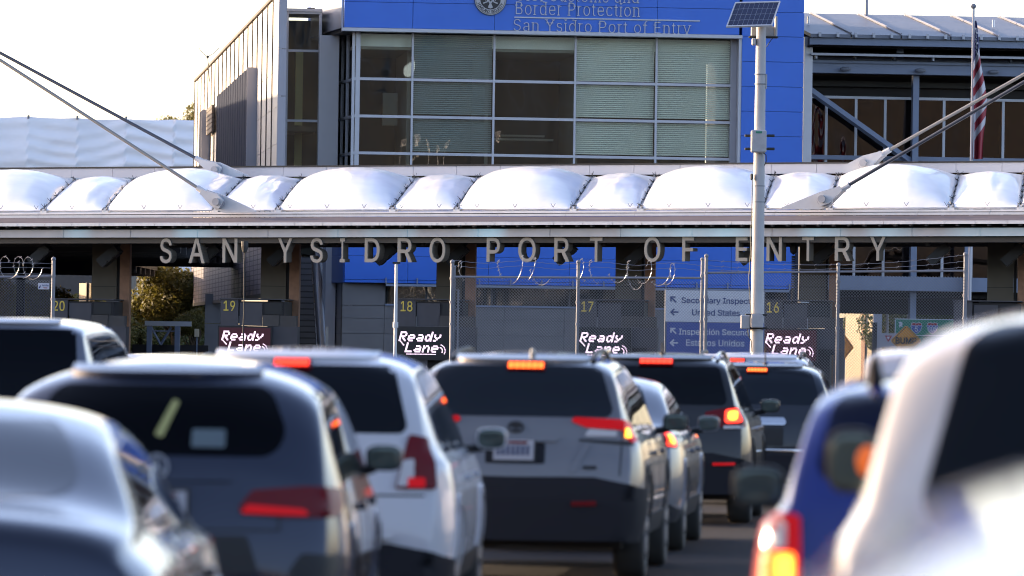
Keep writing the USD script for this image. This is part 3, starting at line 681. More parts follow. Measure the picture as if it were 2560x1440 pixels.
# glazed link left of the blue block
lk = Thing('glazed_link', 'tall narrow glazed stair link between the metal clad hall and the blue building', 'building', FB.p(-2.5, 0, -3))
nL = -2.9
la, lb = FB.uz(716, 200, nL)[0], FB.uz(799, 200, nL)[0]
zz_ = [FB.uz(757, y, nL)[1] for y in (900, 760, 610, 455, 302, 127, 32)]
for i in range(6):
    lk.part('pane', FB.box(la + .04, lb - .04, zz_[i] + .04, zz_[i+1] - .04, nL - .03, nL), 'pane_clear')
    lk.part('rail', FB.box(la, lb, zz_[i+1] - .04, zz_[i+1] + .04, nL - .08, nL + .05), 'alu')
for u in (la, lb): lk.part('frame_post', FB.box(u - .05, u + .05, 0, zz_[-1] + .02, nL - .08, nL + .04), 'alu')
lk.part('coping', FB.box(la - .1, lb + .06, zz_[-1] + .042, zz_[-1] + .14, nL - 4, nL + .1), 'alu')
lk.part('reflection_wall', FB.box(la + .42, lb - .45, 0, zz_[-1] - 1.2, nL - 2.2, nL - 2.0), 'link_reflection')  # wall added as the yellow-green reflection in the glass
lk.part('inner_back', FB.box(la - .3, lb + 1.0, 0, zz_[-1] - .05, nL - 4.2, nL - 4.0), 'room_dark')
for z in zz_[2:5]: lk.part('landing', FB.box(la + .05, lb - .05, z - .35, z - .15, nL - 3.9, nL - .3), 'room_dark')
lk.part('roof_vent', FB.box(la + .7, la + .95, zz_[-1] + .141, zz_[-1] + .2, nL - .6, nL - .3), 'dark')

# ------------------------------------------------------------------ metal clad hall at left
c1 = at(691, 400, 199.0)
FH = Plane((c1[0], c1[1], 0), (.9957, .0925)); LH = Plane((c1[0], c1[1], 0), (.0925, -.9957))
hall = Thing('metal_clad_hall', 'long hall clad in pale metal sheets with a grey end column', 'building', c1 * [1, 1, 0])
ub = LH.uz(486, 300)[0]; zt = LH.uz(691, -8)[1]; zbt = LH.uz(650, 737)[1] 
ce = FH.uz(715, 200)[0]
zc_ = [zbt - .2] + [FH.uz(703, y)[1] for y in (612, 415, 240, 122, -8)]
for j in range(5): hall.part('end_column_panel', FH.box(.012, ce, zc_[j] + .01, zc_[j+1] - .01, -.28, .02), 'grey_column')
npan = 20
ue = -np.linspace(0, 1, npan + 1) * -ub
zrow = np.linspace(zbt, zt, 9)
for i in range(npan):
    for j in range(8):
        hall.part('clad_sheet', LH.box(ue[i+1] + .012, ue[i] - .012, zrow[j] + .008, zrow[j+1] - .008, -.12, -.015), 'screen_panel')
    hall.part('standing_seam', LH.box(ue[i+1] - .03, ue[i+1] + .03, zbt, zt + .02, -.02, .024), 'screen_line')
hall.part('clad_backing', LH.box(ub, 0, zbt, zt, -.28, -.121), 'screen_line')
hall.part('parapet_cap', LH.box(ub, .0, zt + .021, zt + .12, -.28, .06), 'screen_line')
hall.part('back_edge', LH.box(ub - .25, ub - .001, zbt, zt, -.3, .0), 'grey_column')
# projecting zinc boxes
def zbox(pn, pf, ptop, pbot, out, name):
    a, b = LH.uz(pf, 300, out)[0], LH.uz(pn, 300, out)[0]
    z1 = LH.uz(pn, ptop, out)[1]; z0 = LH.uz(pn, pbot, out)[1]
    k = max(3, int((b - a) / .9)); us_ = np.linspace(a, b, k + 1)
    for i in range(k):
        hall.part(name, LH.box(us_[i] + .01, us_[i+1] - .01, z0, z1 - .02 * (i % 2), -.01, out - .012 * (i % 2)), 'zinc')
    hall.part('zinc_box_end', LH.box(b + .002, b + .05, z0, z1 + .03, -.01, out + .01), 'grey_column')
zbox(617, 541, 172, 440, .34, 'zinc_sheet')
zbox(505, 498, 276, 440, .36, 'zinc_sheet')
for j in range(6):
    a, b = LH.uz(524, 300, .06)[0], LH.uz(538, 300, .06)[0]; z = LH.uz(531, 268 + j * 11, .06)[1]
    hall.part('louvre_blade', LH.box(a, b, z - .16, z, .11, .2), 'screen_line')
# lattice screen beneath, seen under the canopy
lat = Thing('lattice_screen', 'brownish lattice screen wall hanging under the hall, left of booth 19', 'screen', LH.p(-20, 0))
a, b = LH.uz(476, 690, .3)[0], LH.uz(655, 690, .3)[0]
zl0 = LH.uz(650, 735, .3)[1]; zl1 = zbt + 2.2
lat.part('backing', LH.box(a, b + 1.5, zl0, zl1, .16, .26), 'lattice')
for u in np.linspace(a, b + 1.5, 24): lat.part('lattice_post', LH.box(u - .05, u + .05, zl0, zl1, .2605, .266), 'booth_grey')
for z in np.linspace(zl0, zl1, 14): lat.part('lattice_rail', LH.box(a, b + 1.5, z - .012, z + .014, .2605, .264), 'booth_grey')
lat.part('bottom_beam', LH.box(a, b + 1.5, zl0 - .12, zl0 - .002, .1, .28), 'beam_dark')
an = Thing('roof_antenna', 'small thin whip antenna pair on the roof edge of the metal clad hall', 'antenna', at(519, 142, 245))
c = at(519, 142, 245)
an.part('head', trimesh.creation.icosphere(2, .06).apply_translation(c), 'bracket')
for p in ((497, 120), (548, 120)): an.part('whip', tube([c, at((p[0] + 519) / 2, 134, 245), at(*p, 245)], .014, 4), 'bracket')
an.part('mast', tube([c, at(524, 205, 245)], .02, 4), 'bracket')

# ------------------------------------------------------------------ wrapped white wall far left
tp = Thing('wrapped_scaffold', 'long white wrinkled sheeting wrapped over a scaffold at far left', 'sheeting', at(240, 700, 318) * [1, 1, 0])
TP = Plane(at(240, 700, 318) * [1, 1, 0], (.9995, -.03))
ua, ub2 = TP.uz(-420, 350)[0], TP.uz(500, 350)[0]
z0, z1 = 0.0, TP.uz(240, 294)[1]
nx, nz = 260, 110
Ug, Zg = np.meshgrid(np.linspace(ua, ub2, nx), np.linspace(.1, z1, nz), indexing='ij')
pole = 2.6
ph = ((Ug - ua) / pole) % 1.0; tz = (Zg - .1) / (z1 - .1)
sag = .16 * np.sin(np.pi * ph) * (1 - .6 * tz)
cell = np.floor((Ug - ua) / pole)
st = np.sin((Zg * 9 + ph * 5 * np.sin(cell * 2.1 + .4) + 2.5 * meshkit.noise(np.stack([Ug * .5, Zg * .5, Ug * 0], -1)))) * .045 * (meshkit.noise(np.stack([cell * 3.1, Zg * .35, Ug * 0 + 2], -1)) ** 1.5) * 2
wr = .10 * (meshkit.fbm(np.stack([Ug * .9, Zg * 2.2, Ug * 0], -1), 4, 5) - .5)
nn = sag * -1 + st + wr
nn += np.where(tz > .86, -.35 * (tz - .86) / .14, 0) + .06 * np.exp(-((tz - .82) / .02) ** 2) + .05 * np.exp(-((tz - .22) / .03) ** 2)
Zt = Zg + (.05 * np.sin(ph * np.pi) * -1 + .07 * (meshkit.noise(np.stack([Ug * .7, Ug * 0, Ug * 0], -1)) - .5)) * tz
v = np.stack([TP.O[0] + TP.U[0] * Ug + TP.N[0] * nn, TP.O[1] + TP.U[1] * Ug + TP.N[1] * nn, Zt], -1).reshape(-1, 3)
I = np.arange(nx * nz).reshape(nx, nz)
f = np.vstack([np.stack([I[:-1, :-1].ravel(), I[1:, :-1].ravel(), I[1:, 1:].ravel()], 1), np.stack([I[:-1, :-1].ravel(), I[1:, 1:].ravel(), I[:-1, 1:].ravel()], 1)])
tp.part('sheet', trimesh.Trimesh(v, f, process=False), 'tarp', smooth=True)
tp.part('top_roll', TP.box(ua, ub2, z1 - .5, z1 - .12, -3.0, -.55), 'tarp')
for k in range(int((ub2 - ua) / pole)):
    u = ua + pole * k
    tp.part('scaffold_clip', TP.box(u - .05, u + .05, z1 - .10, z1 + .10, -.5, -.3), 'galv')

# ------------------------------------------------------------------ trees
def tree(name, label, base, height, crown_r, crown_c, leaf, n, seed, lobes=9, group=None):
    r = np.random.default_rng(seed); t = Thing(name, label, 'tree', base, group=group); b = np.array(base, float)
    th = height * .45
    pts = [b + [0, 0, -.1], b + [.1, .05, th * .5], b + [-.08, .1, th], b + [0, 0, height * .75]]
    t.part('trunk', tube(pts, [height * .032, height * .026, height * .02, height * .008], 8), 'trunk')
    cents = []
    for k in range(lobes):
        d = r.normal(size=3); d /= np.linalg.norm(d); d[2] = abs(d[2]) * .9 - .25
        c = b + [0, 0, crown_c] + d * crown_r * np.array([1, 1, .85]) * r.uniform(.35, 1.0)
        cents.append((c, crown_r * r.uniform(.2, .5)))
        t.part('limb', tube([b + [0, 0, th * r.uniform(.6, 1)], (b + [0, 0, th] + c) / 2 + r.normal(size=3) * .15, c], [height * .012, height * .008, height * .004], 5), 'trunk')
    C = np.array([c for c, _ in cents]); R = np.array([q for _, q in cents])
    k = r.integers(0, lobes, n); d = r.normal(size=(n, 3)); d /= np.linalg.norm(d, axis=1, keepdims=True)
    p = C[k] + d * (R[k] * r.uniform(.55, 1.05, n) ** .6)[:, None]
    s = crown_r * r.uniform(.02, .055, n)
    nrm = d + r.normal(size=(n, 3)) * .6; nrm /= np.linalg.norm(nrm, axis=1, keepdims=True)
    a = np.cross(nrm, r.normal(size=(n, 3))); a /= np.linalg.norm(a, axis=1, keepdims=True); q = np.cross(nrm, a)
    v = np.stack([p - a * s[:, None], p + q * (s * .5)[:, None], p + a * s[:, None], p - q * (s * .5)[:, None]], 1).reshape(-1, 3)
    i = np.arange(n) * 4
    f = np.vstack([np.stack([i, i + 1, i + 2], 1), np.stack([i, i + 2, i + 3], 1)])
    t.part('crown', trimesh.Trimesh(v, f, process=False), leaf, kind='stuff')
def gpt(px, Y): q = at(px, 860, Y); return (q[0], q[1], 0.0)
tree('leafy_tree', 'golden lit tree top above the white sheeting beside the metal clad hall', gpt(470, 345), 15.6, 2.1, 13.6, 'leaf_sun_gold', 9000, 1)
single('far_shed', bx(*sorted((at(-320, 800, 292)[0], at(322, 800, 292)[0])), 292, 298, 0, 5.0), 'booth_block', 'low grey shed standing far behind the trees at left', 'building')
qa, qb = at(512, 800, 240), at(565, 800, 240)
an = Thing('wall_annex', 'grey beige wall below the lattice screen, left of booth 19', 'wall', qa * [1, 1, 0])
AP = Plane(qa * [1, 1, 0], (1, 0))
for k in range(3): an.part('wall_panel', AP.box(0, qb[0] - qa[0] + .6, k * 1.2 + .01, k * 1.2 + 1.19, -.3, 0), 'grey_panel')
for i, (px, Y, H, R_, cc, lf, lab) in enumerate((
        (432, 262, 5.6, 2.5, 3.2, 'leaf_sun_gold', 'large golden green tree seen under the canopy left of the lattice screen'),
        (345, 270, 3.4, 1.7, 1.7, 'leaf_green', 'dark green tree under the canopy right of the first brown pillar'),
        (488, 250, 2.9, 1.0, 2.2, 'leaf_sun_gold', 'low golden shrub like tree above the white gantry'),
        (400, 280, 4.2, 2.4, 2.0, 'leaf_green', 'dark tree standing behind the gantry under the canopy'),
        (60, 256, 5.0, 2.3, 2.7, 'leaf_sun_gold', 'golden tree behind the left fence mesh'),
        (180, 265, 4.6, 1.9, 2.4, 'leaf_green', 'dark green tree left of the lit wall patch'),
        (2310, 255, 4.8, 2.3, 2.5, 'leaf_green', 'dark green tree behind the green highway sign'),
        (2215, 262, 5.0, 1.7, 2.8, 'leaf_green', 'green tree right of the sunlit cream wall'),
        (2420, 258, 5.0, 2.4, 2.6, 'leaf_green', 'dark tree at right behind the fence end post'))):
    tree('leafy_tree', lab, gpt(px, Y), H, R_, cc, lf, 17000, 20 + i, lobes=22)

# unseen block added outside the picture to shade the lanes from the sun
wb = Thing('added_shade_block', 'added unseen block that shades the lanes from the low sun', 'building', (-28, 220, 0))
for k in range(5): wb.part('wall_panel', bx(-32, -25.5, 196 + k * 12.0 + .01, 196 + (k + 1) * 12.0 - .01, 0, 14.0), 'grey_panel')
wb.part('parapet', bx(-32.1, -25.4, 195.9, 256.1, 14.002, 14.25), 'grey_column')

# ------------------------------------------------------------------ inspection hall at right
c2 = at(2003, 700, 206.0)
RP = Plane((c2[0], c2[1], 0), (.9957, .0925))
rb = Thing('inspection_hall', 'steel framed hall with sheet roof and dark glazing right of the blue building', 'building', RP.p(0, 0))
U2 = lambda px, n=0: RP.uz(px, 250, n)[0]
Z2 = lambda y, n=0: RP.uz(2280, y, n)[1]
UE = U2(3000)
rb.part('end_post', RP.box(U2(2004), U2(2025), 0, Z2(97, .5), -.3, .5), 'pale_panel')
zE, zR = Z2(89, 1.2), Z2(38, -9)
su = [0.02] + [U2(p, 1.2) for p in (2126, 2251, 2375, 2496, 2620, 2745, 2870)] + [UE]
for a, b in zip(su[:-1], su[1:]):
    for k, (n0, n1) in enumerate(((1.2, -2.2), (-2.21, -5.6), (-5.61, -9))):
        f0, f1 = (1.2 - n0) / 10.2, (1.2 - n1) / 10.2
        z0, z1 = zE + (zR - zE) * f0, zE + (zR - zE) * f1
        v = [RP.p(u, z, n) for u in (a + .02, b - .02) for z, n in ((z0, n0), (z1, n1), (z1 - .12, n1), (z0 - .12, n0))]
        rb.part('roof_sheet', fixed(v, [[0,1,5],[0,5,4],[1,2,6],[1,6,5],[2,3,7],[2,7,6],[3,0,4],[3,4,7],[0,3,2],[0,2,1],[4,5,6],[4,6,7]]), 'roof_seam')
    rb.part('roof_rib', tube([RP.p(b, zE + .05, 1.2), RP.p(b, zR + .05, -9)], .035, 4), 'grey_column')
cl = [RP.box(u, u + .09, zE - .10, zE + .06, 1.21, 1.30) for u in np.arange(.3, UE, .62)]
rb.part('eave_clips', cat(cl), 'alu', kind='stuff')
rb.part('eave_beam', RP.box(.02, UE, zE - .36, zE - .13, .7, 1.1), 'steel_blue')
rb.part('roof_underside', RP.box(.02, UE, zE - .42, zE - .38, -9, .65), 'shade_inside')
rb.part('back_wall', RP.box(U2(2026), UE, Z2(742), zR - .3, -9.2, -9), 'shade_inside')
for p in (2249, 2640): rb.part('short_post', RP.box(U2(p) - .12, U2(p) + .12, Z2(160), zE - .4, -.3, .0), 'steel_blue')
# second low roof of dark sheets with its pale edge, beam, glazing
zs0, zs1 = Z2(139, .6), Z2(118, -1.6)
ss = [U2(2026, .6)] + [U2(p, .6) for p in (2141, 2266, 2390, 2515, 2640, 2765)] + [UE]
for a, b in zip(ss[:-1], ss[1:]):
    v = [RP.p(u, z, n) for u in (a + .02, b - .02) for z, n in ((zs0, .6), (zs1, -1.6), (zs1 - .06, -1.6), (zs0 - .06, .6))]
    rb.part('canopy_sheet', fixed(v, [[0,1,5],[0,5,4],[1,2,6],[1,6,5],[2,3,7],[2,7,6],[3,0,4],[3,4,7],[0,3,2],[0,2,1],[4,5,6],[4,6,7]]), 'booth_dark')
rb.part('canopy_edge', RP.box(ss[0], UE, zs0 - .05, zs0 + .03, .605, .67), 'alu')
rb.part('clerestory', RP.box(ss[0], UE, Z2(153, 0), zs0 - .07, -.3, -.1), 'steel_blue')
for k, u in enumerate(np.arange(ss[0] + .2, UE, 1.35)):
    rb.part('edge_bracket', RP.box(u - .03, u + .03, Z2(152, .2), zs0 - .052, .2, .55), 'bracket' if k % 3 else 'alu')
rb.part('main_beam', RP.box(U2(2026), UE, Z2(186, .1), Z2(154, .1), -.5, .1), 'steel_blue')
rb.part('beam_flange', RP.box(U2(2026), UE, Z2(161, .18), Z2(155, .18), .101, .18), 'steel_blue')
for p in (2110, 2297, 2480): 
    m = trimesh.creation.icosphere(1, .13); m.apply_scale((1.5, .6, .6)); m.apply_translation(RP.p(U2(p), Z2(176, .2), .26)); rb.part('flood_lamp', m, 'galv')
rb.part('painted_shade_wall', RP.box(U2(2026), UE, Z2(246), Z2(188), -2.0, -1.9), 'shade_inside')  # dark sheet standing for the shade below the main beam
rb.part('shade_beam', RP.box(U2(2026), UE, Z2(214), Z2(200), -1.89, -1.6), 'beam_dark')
gx = [2026, 2066, 2140, 2213, 2292, 2360, 2433, 2508, 2582, 2656, 2730]
gu = [U2(p, -1.2) for p in gx]; gz0, gz1, gzm = Z2(726, -1.2), Z2(250, -1.2), Z2(400, -1.2)
for i in range(len(gu) - 1):
    for z0, z1 in ((gz0, gzm - .04), (gzm + .12, gz1)):
        rb.part('window_pane', RP.box(gu[i] + .03, gu[i+1] - .03, z0, z1, -1.24, -1.2), 'pane_brown')
    rb.part('mullion', RP.box(gu[i+1] - .045, gu[i+1] + .045, gz0, gz1, -1.3, -1.12), 'alu')
rb.part('top_rail', RP.box(gu[0], gu[-1], gz1, gz1 + .09, -1.3, -1.1), 'alu')
rb.part('sill_beam', RP.box(gu[0], gu[-1], gzm - .035, gzm + .115, -1.3, -1.05), 'steel_blue')
rb.part('dark_room', RP.box(gu[0], gu[-1], 3.0, gz1 + .3, -4.2, -4.0), 'room_dark')
rb.part('frame_column', RP.box(U2(2285), U2(2300), 2.6, Z2(187), -.6, -.2), 'steel_blue')
A, B_ = RP.p(*RP.uz(2020, 222, -.4), -.4), RP.p(*RP.uz(2272, 402, -.4), -.4)
q = (B_ - A) / np.linalg.norm(B_ - A)
rb.part('diagonal_brace', tube([A, B_ + q * .3], .13, 4), 'steel_blue')
rb.part('low_beam', RP.box(U2(2062, .3), UE, Z2(727, .3), Z2(692, .3), -.4, .3), 'steel_blue')
rb.part('painted_low_shade', RP.box(U2(2062, .0), UE, Z2(744, .0), Z2(729, .0), -6, -.5), 'shade_inside')  # dark box standing for the shade below the low beam
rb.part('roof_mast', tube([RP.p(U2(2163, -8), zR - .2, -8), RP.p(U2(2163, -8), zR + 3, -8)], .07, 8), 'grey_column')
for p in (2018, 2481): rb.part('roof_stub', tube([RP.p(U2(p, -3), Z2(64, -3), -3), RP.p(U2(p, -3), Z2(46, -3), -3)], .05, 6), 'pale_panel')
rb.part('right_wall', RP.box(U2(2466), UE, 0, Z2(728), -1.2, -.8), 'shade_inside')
rb.part('tall_post', RP.box(U2(2418, .6), U2(2430, .6), 0, Z2(600, .6), .4, .6), 'steel_blue')

# flag on its pole, hanging limp
fl = Thing('flagpole', 'tall thin flagpole in front of the hall roof at right', 'flagpole', at(2430, 860, 190) * [1, 1, 0])
b0 = at(2428.5, 400, 190); FX, FY = b0[0] - .0, b0[1]
zt_ = at(2434, 22, 190)[2]
fl.part('pole', tube([(FX, FY, 0), (FX, FY, zt_)], [.07, .045], 8), 'alu')
fl.part('finial', trimesh.creation.icosphere(2, .085).apply_translation((FX, FY, zt_ + .08)), 'galv')
fg = Thing('national_flag', 'limp red white and blue striped flag hanging from the flagpole', 'flag', (FX, FY, at(2434, 400, 190)[2]))
ztop, zbot = at(2434, 52, 190)[2], at(2434, 398, 190)[2]
def cloth(s, t):
    w = .05 + .34 * np.clip(t * 1.7, 0, 1) ** .8 * (1 - .25 * np.clip((t - .75) / .25, 0, 1))
    x = FX + .04 + w * (s - .12 * np.sin(t * 5)) * (1 - .15 * np.sin(t * 9))
    y = FY - .08 - .14 * np.sin(s * 9.5 + t * 2.2) * np.clip(t * 3, .2, 1)
    z = ztop - (ztop - zbot) * t + .10 * s * np.sin(t * 3) 
    return np.stack([x, y, z], -1)
def clothpart(name, s0f, s1f, t0f, t1f, m):
    a = np.linspace(0, 1, 20); k = np.linspace(0, 1, 26); S, T = np.meshgrid(a, k, indexing='ij')
    t = t0f(S) * (1 - T) + t1f(S) * T; s = S
    ok = cloth(s, t); I = np.arange(20 * 26).reshape(20, 26)
    f = np.vstack([np.stack([I[:-1, :-1].ravel(), I[1:, :-1].ravel(), I[1:, 1:].ravel()], 1), np.stack([I[:-1, :-1].ravel(), I[1:, 1:].ravel(), I[:-1, 1:].ravel()], 1)])
    fg.part(name, trimesh.Trimesh(ok.reshape(-1, 3), f, process=False), m, smooth=True)
ed = [.30 + .063 * k for k in range(11)]
lim = lambda v: (lambda S: np.clip(v - .10 * S, 0, 1) if v > .05 and v < .99 else np.full_like(S, v))
clothpart('canton', 0, 1, lim(0.0), lim(ed[0]), 'flag_blue')
for k in range(10): clothpart('stripe', 0, 1, lim(ed[k]), lim(ed[k+1] if k < 9 else 1.0), 'flag_white' if k % 2 == 0 else 'flag_red')
for k in range(14):
    t = .06 + .016 * k; s = .35 + .4 * ((k * 7) % 5) / 5; c = cloth(np.array(s), np.array(t)) + [0, -.03, 0]
    star = Polygon([(math.cos(math.pi/2 + j*math.pi/5) * (.05 if j % 2 == 0 else .02), math.sin(math.pi/2 + j*math.pi/5) * (.05 if j % 2 == 0 else .02)) for j in range(10)])
    fg.part('star', Plane((c[0], c[1], 0), (1, 0)).place(extrude(star, .006), 0, c[2], 0.0), 'flag_white')

# ------------------------------------------------------------------ behind the lanes at left
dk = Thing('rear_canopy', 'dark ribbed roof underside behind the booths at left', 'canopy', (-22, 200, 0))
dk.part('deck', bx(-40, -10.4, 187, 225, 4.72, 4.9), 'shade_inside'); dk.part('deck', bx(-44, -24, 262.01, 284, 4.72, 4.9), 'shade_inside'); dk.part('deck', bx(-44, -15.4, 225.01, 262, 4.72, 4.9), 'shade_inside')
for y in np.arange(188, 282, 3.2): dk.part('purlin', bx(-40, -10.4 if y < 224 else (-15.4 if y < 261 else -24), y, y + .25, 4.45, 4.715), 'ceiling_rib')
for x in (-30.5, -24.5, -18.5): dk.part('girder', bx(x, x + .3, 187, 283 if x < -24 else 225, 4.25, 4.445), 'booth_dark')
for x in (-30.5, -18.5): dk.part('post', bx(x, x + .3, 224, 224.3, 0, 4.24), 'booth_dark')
w = at(212, 725, 263); W1 = Plane((w[0], w[1], 0), (.55, -.83))
lw = Thing('lit_wall', 'small pale wall patch catching the sun between the booths at left', 'wall', W1.p(0, 0))
lw.part('wall', W1.box(-.5, .5, 0, at(212, 708, 263)[2], -.2, 0), 'sun_wall')
lw.part('pilaster', W1.box(.22, .30, 0, at(212, 708, 263)[2] + .02, .001, .08), 'soffit')
w = at(2148, 800, 257); W2 = Plane((w[0], w[1], 0), (.62, -.78))
lw = Thing('lit_wall', 'tall cream wall in full sun behind the fence at right', 'wall', W2.p(0, 0))
a, b = W2.uz(2114, 800)[0], W2.uz(2181, 800)[0]
lw.part('wall', W2.box(a, b, 0, W2.uz(2148, 744)[1], -.3, 0), 'sun_wall')
lw.part('dark_slot', W2.box(W2.uz(2156, 800)[0], W2.uz(2165, 800)[0], 0, W2.uz(2160, 770)[1], .001, .05), 'brick_pillar')
w = at(2190, 800, 250); W3 = Plane((w[0], w[1], 0), (1, 0))
gp = Thing('grey_pier', 'grey pier standing right of the sunlit cream wall', 'pier', W3.p(0, 0))
gp.part('pier', W3.pbox(2183, 744, 2204, 978, -.4, 0), 'grey_column')
gp.part('pier_base', W3.pbox(2180, 806, 2192, 978, .001, .15), 'booth_dark')
for px, y0 in ((2219, 744), (2271, 744)):
    c = at(px, y0, 215); single('slim_post', tube([(c[0], c[1], 0), c], .055, 8), 'white_steel', f'slim pale post standing behind the {"yield board" if px < 2240 else "green highway sign"}', 'post')
# blue white gantry and low fence behind booth 20
w = at(415, 830, 236); GP_ = Plane((w[0], w[1], 0), (1, 0))
gt = Thing('steel_gantry', 'pale blue steel frame gate with a braced leaf standing before the trees', 'gate', GP_.p(0, 0))
gt.part('beam', GP_.pbox(362, 803, 478, 815, -.2, 0), 'white_steel')
for p in (366, 436): gt.part('post', GP_.pbox(p, 815.5, p + 13, 958, -.2, 0), 'steel_blue')
for a, b in (((378, 818), (402, 862)), ((402, 862), (428, 818))): gt.part('brace', tube([GP_.p(*GP_.uz(*a, -.1), -.1), GP_.p(*GP_.uz(*b, -.1), -.1)], .05, 4), 'steel_blue')
gt.part('leaf_rail', GP_.pbox(380, 826, 436, 829, -.14, -.06), 'steel_blue')
gt.part('lamp_post', GP_.pbox(490, 842.5, 493, 958, -.06, .0), 'steel_blue'); gt.part('lamp_box', GP_.pbox(486, 822, 497, 842, -.1, .1), 'sun_wall')
gt.part('barrier', GP_.pbox(330, 862, 520, 958, -.6, -.5), 'booth_dark')
# stairs
w = at(776, 760, 187); SP = Plane((w[0], w[1], 0), (.9957, .0925))
stt = Thing('steel_stair', 'dark steel stair with open treads climbing between booth 19 and the blue building', 'stairs', SP.p(0, 0))
zb, zt3 = SP.uz(776, 905)[1], SP.uz(776, 640)[1]
a, b = SP.uz(752, 760)[0], SP.uz(796, 760)[0]
k = 18
stt.part('plinth', SP.box(a, b, 0, zb + .03, -.20, 0), 'booth_grey')
for i in range(k): stt.part('tread', SP.box(a, b, zb + (zt3 - zb) * i / k + .035, zb + (zt3 - zb) * (i + 1) / k - .012, -i * .24 - .20, -i * .24), 'booth_grey')
def slanted(u0, u1, m, n='stringer'): stt.part(n, cat(tube([SP.p((u0 + u1) / 2, zb, .05), SP.p((u0 + u1) / 2, zt3, -k * .24)], (u1 - u0) / 2, 4)), m)
slanted(a - .12, a - .02, 'booth_dark'); slanted(b + .02, b + .12, 'booth_dark')
slanted(a, b, 'dark', 'riser_back') if False else None
for i in range(k): stt.part('glint_stop', SP.box(a, b, zb + (zt3 - zb) * i / k - .03, zb + (zt3 - zb) * (i + 1) / k + .03, -i * .24 - .235, -i * .24 - .205), 'dark')  # dark backs added behind the open treads to stop sun glints
stt.part('handrail', tube([SP.p(b + .20, zb + .2, .1), SP.p(b + .02, zt3 + .1, -.4)], .07, 6), 'steel_blue')
stt.part('landing_post', SP.box(b + .12, b + .22, 0, zt3 + .6, -.25, -.1), 'steel_blue')
stt.part('newel', SP.box(b + .23, b + .31, 0, SP.uz(776, 816)[1], .1, .2), 'white_steel')

# ------------------------------------------------------------------ chain link fences with razor wire
def mesh_links(Pl, u0, u1, z0, z1, n, d=.082, r=.0042):
    out = []; W, H = u1 - u0, z1 - z0
    for sgn in (1, -1):
        for c in np.arange(-H + d * .5, W, d):
            p = []
            s0, s1 = max(0, -c), min(H, W - c)
            if s1 - s0 < .01: continue
            ua, ub_ = c + s0, c + s1
            A = (ua if sgn > 0 else W - ua, s0); B = (ub_ if sgn > 0 else W - ub_, s1)
            out.append((Pl.p(u0 + A[0], z0 + A[1], n + .003 * sgn), Pl.p(u0 + B[0], z0 + B[1], n + .003 * sgn)))
    vs, fs = [], []
    for i, (a, b) in enumerate(out):
        t = (b - a) / np.linalg.norm(b - a); q = np.cross(t, Pl.N)
        vs += [a + q * r, a - q * r * .5 + Pl.N * r, a - q * r * .5 - Pl.N * r, b + q * r, b - q * r * .5 + Pl.N * r, b - q * r * .5 - Pl.N * r]
        o = i * 6
        fs += [[o, o+1, o+4], [o, o+4, o+3], [o+1, o+2, o+5], [o+1, o+5, o+4], [o+2, o, o+3], [o+2, o+3, o+5]]
    return trimesh.Trimesh(np.array(vs), np.array(fs), process=False)
def fence(Pl, label, posts, rail_y, u_ends, zlow=.05):
    t = Thing('chain_link_fence', label, 'fence', Pl.p(u_ends[0], 0))
    for px, y0, w in posts:
        u, z = Pl.uz(px, y0); 
        t.part('post', tube([Pl.p(u, 0, 0), Pl.p(u, z, 0)], w, 8), 'galv')
        cp = trimesh.creation.icosphere(1, w * 1.25); cp.apply_translation(Pl.p(u, z, 0)); t.part('post_cap', cp, 'galv')
        for zz_ in (z - .45, z - 1.1, z - 1.7): 
            m = lathe([(w * 1.22, -.03), (w * 1.22, .03), (w, .03), (w, -.03), (w * 1.22, -.03)], 8); m.apply_translation(Pl.p(u, zz_, 0)); t.part('post_band', m, 'galv')
    zr = [Pl.uz(p, y)[1] for p, y in rail_y]; ur = [Pl.uz(p, y)[0] for p, y in rail_y]
    t.part('top_rail', tube([Pl.p(u, z, 0) for u, z in zip(ur, zr)], .032, 8), 'galv')
    t.part('chain_link', mesh_links(Pl, ur[0], ur[-1], zlow, min(zr) - .02, .045), 'chain', kind='stuff')
    return t, ur, zr
w = at(1446, 700, 164); F1 = Plane((w[0], w[1], 0), (.993, -.12))
t, ur, zr = fence(F1, 'tall chain link fence with torn razor wire in front of booths 17 and 18', [(1131, 655, .055), (1136, 668, .04), (1446, 655, .05), (1756, 648, .045)], [(1134, 692), (1446, 694), (1756, 695)], (0, 0))
def coil(Pl, u0, u1, z, r, pitch, seed, keep=1.0, rad=.0075, tilt=.25):
    q = random.Random(seed); out = []; n = int((u1 - u0) / pitch)
    for k in range(n):
        if q.random() > keep: continue
        jit = 1.0 if keep < .95 else .3; rr = r * (1 + jit * q.uniform(-.25, .1)); dz = jit * q.uniform(-.10, .06); du = q.uniform(-.2, .2) * pitch
        a0 = q.uniform(0, 6.28); sp = 6.28 if keep > .95 else q.uniform(2.4, 5.6)
        P = []
        for j in range(22):
            th = a0 + sp * j / 21
            P.append(Pl.p(u0 + (k + .5) * pitch + du + pitch * .8 * (j / 21 - .5) + tilt * math.cos(th), z + dz + rr * math.sin(th), .03 + rr * .55 * math.cos(th)))
        out.append(tube(P, rad, 4))
        for j in range(0, 22, 3): out.append(tube([P[j] - [.03, 0, .025], P[j] + [.03, 0, .025]], rad * 1.3, 3))
    return cat(out)
t.part('razor_wire', coil(F1, ur[0] + .1, ur[-1], zr[0] + .18, .36, .36, 4, keep=.8, tilt=.16), 'razor', kind='stuff')
for dz in (.28, .42): t.part('strand', tube([F1.p(u, zr[0] + dz + .04 * math.sin(u * 3), 0) for u in np.linspace(ur[0], ur[-1], 24)], .007, 3), 'galv')
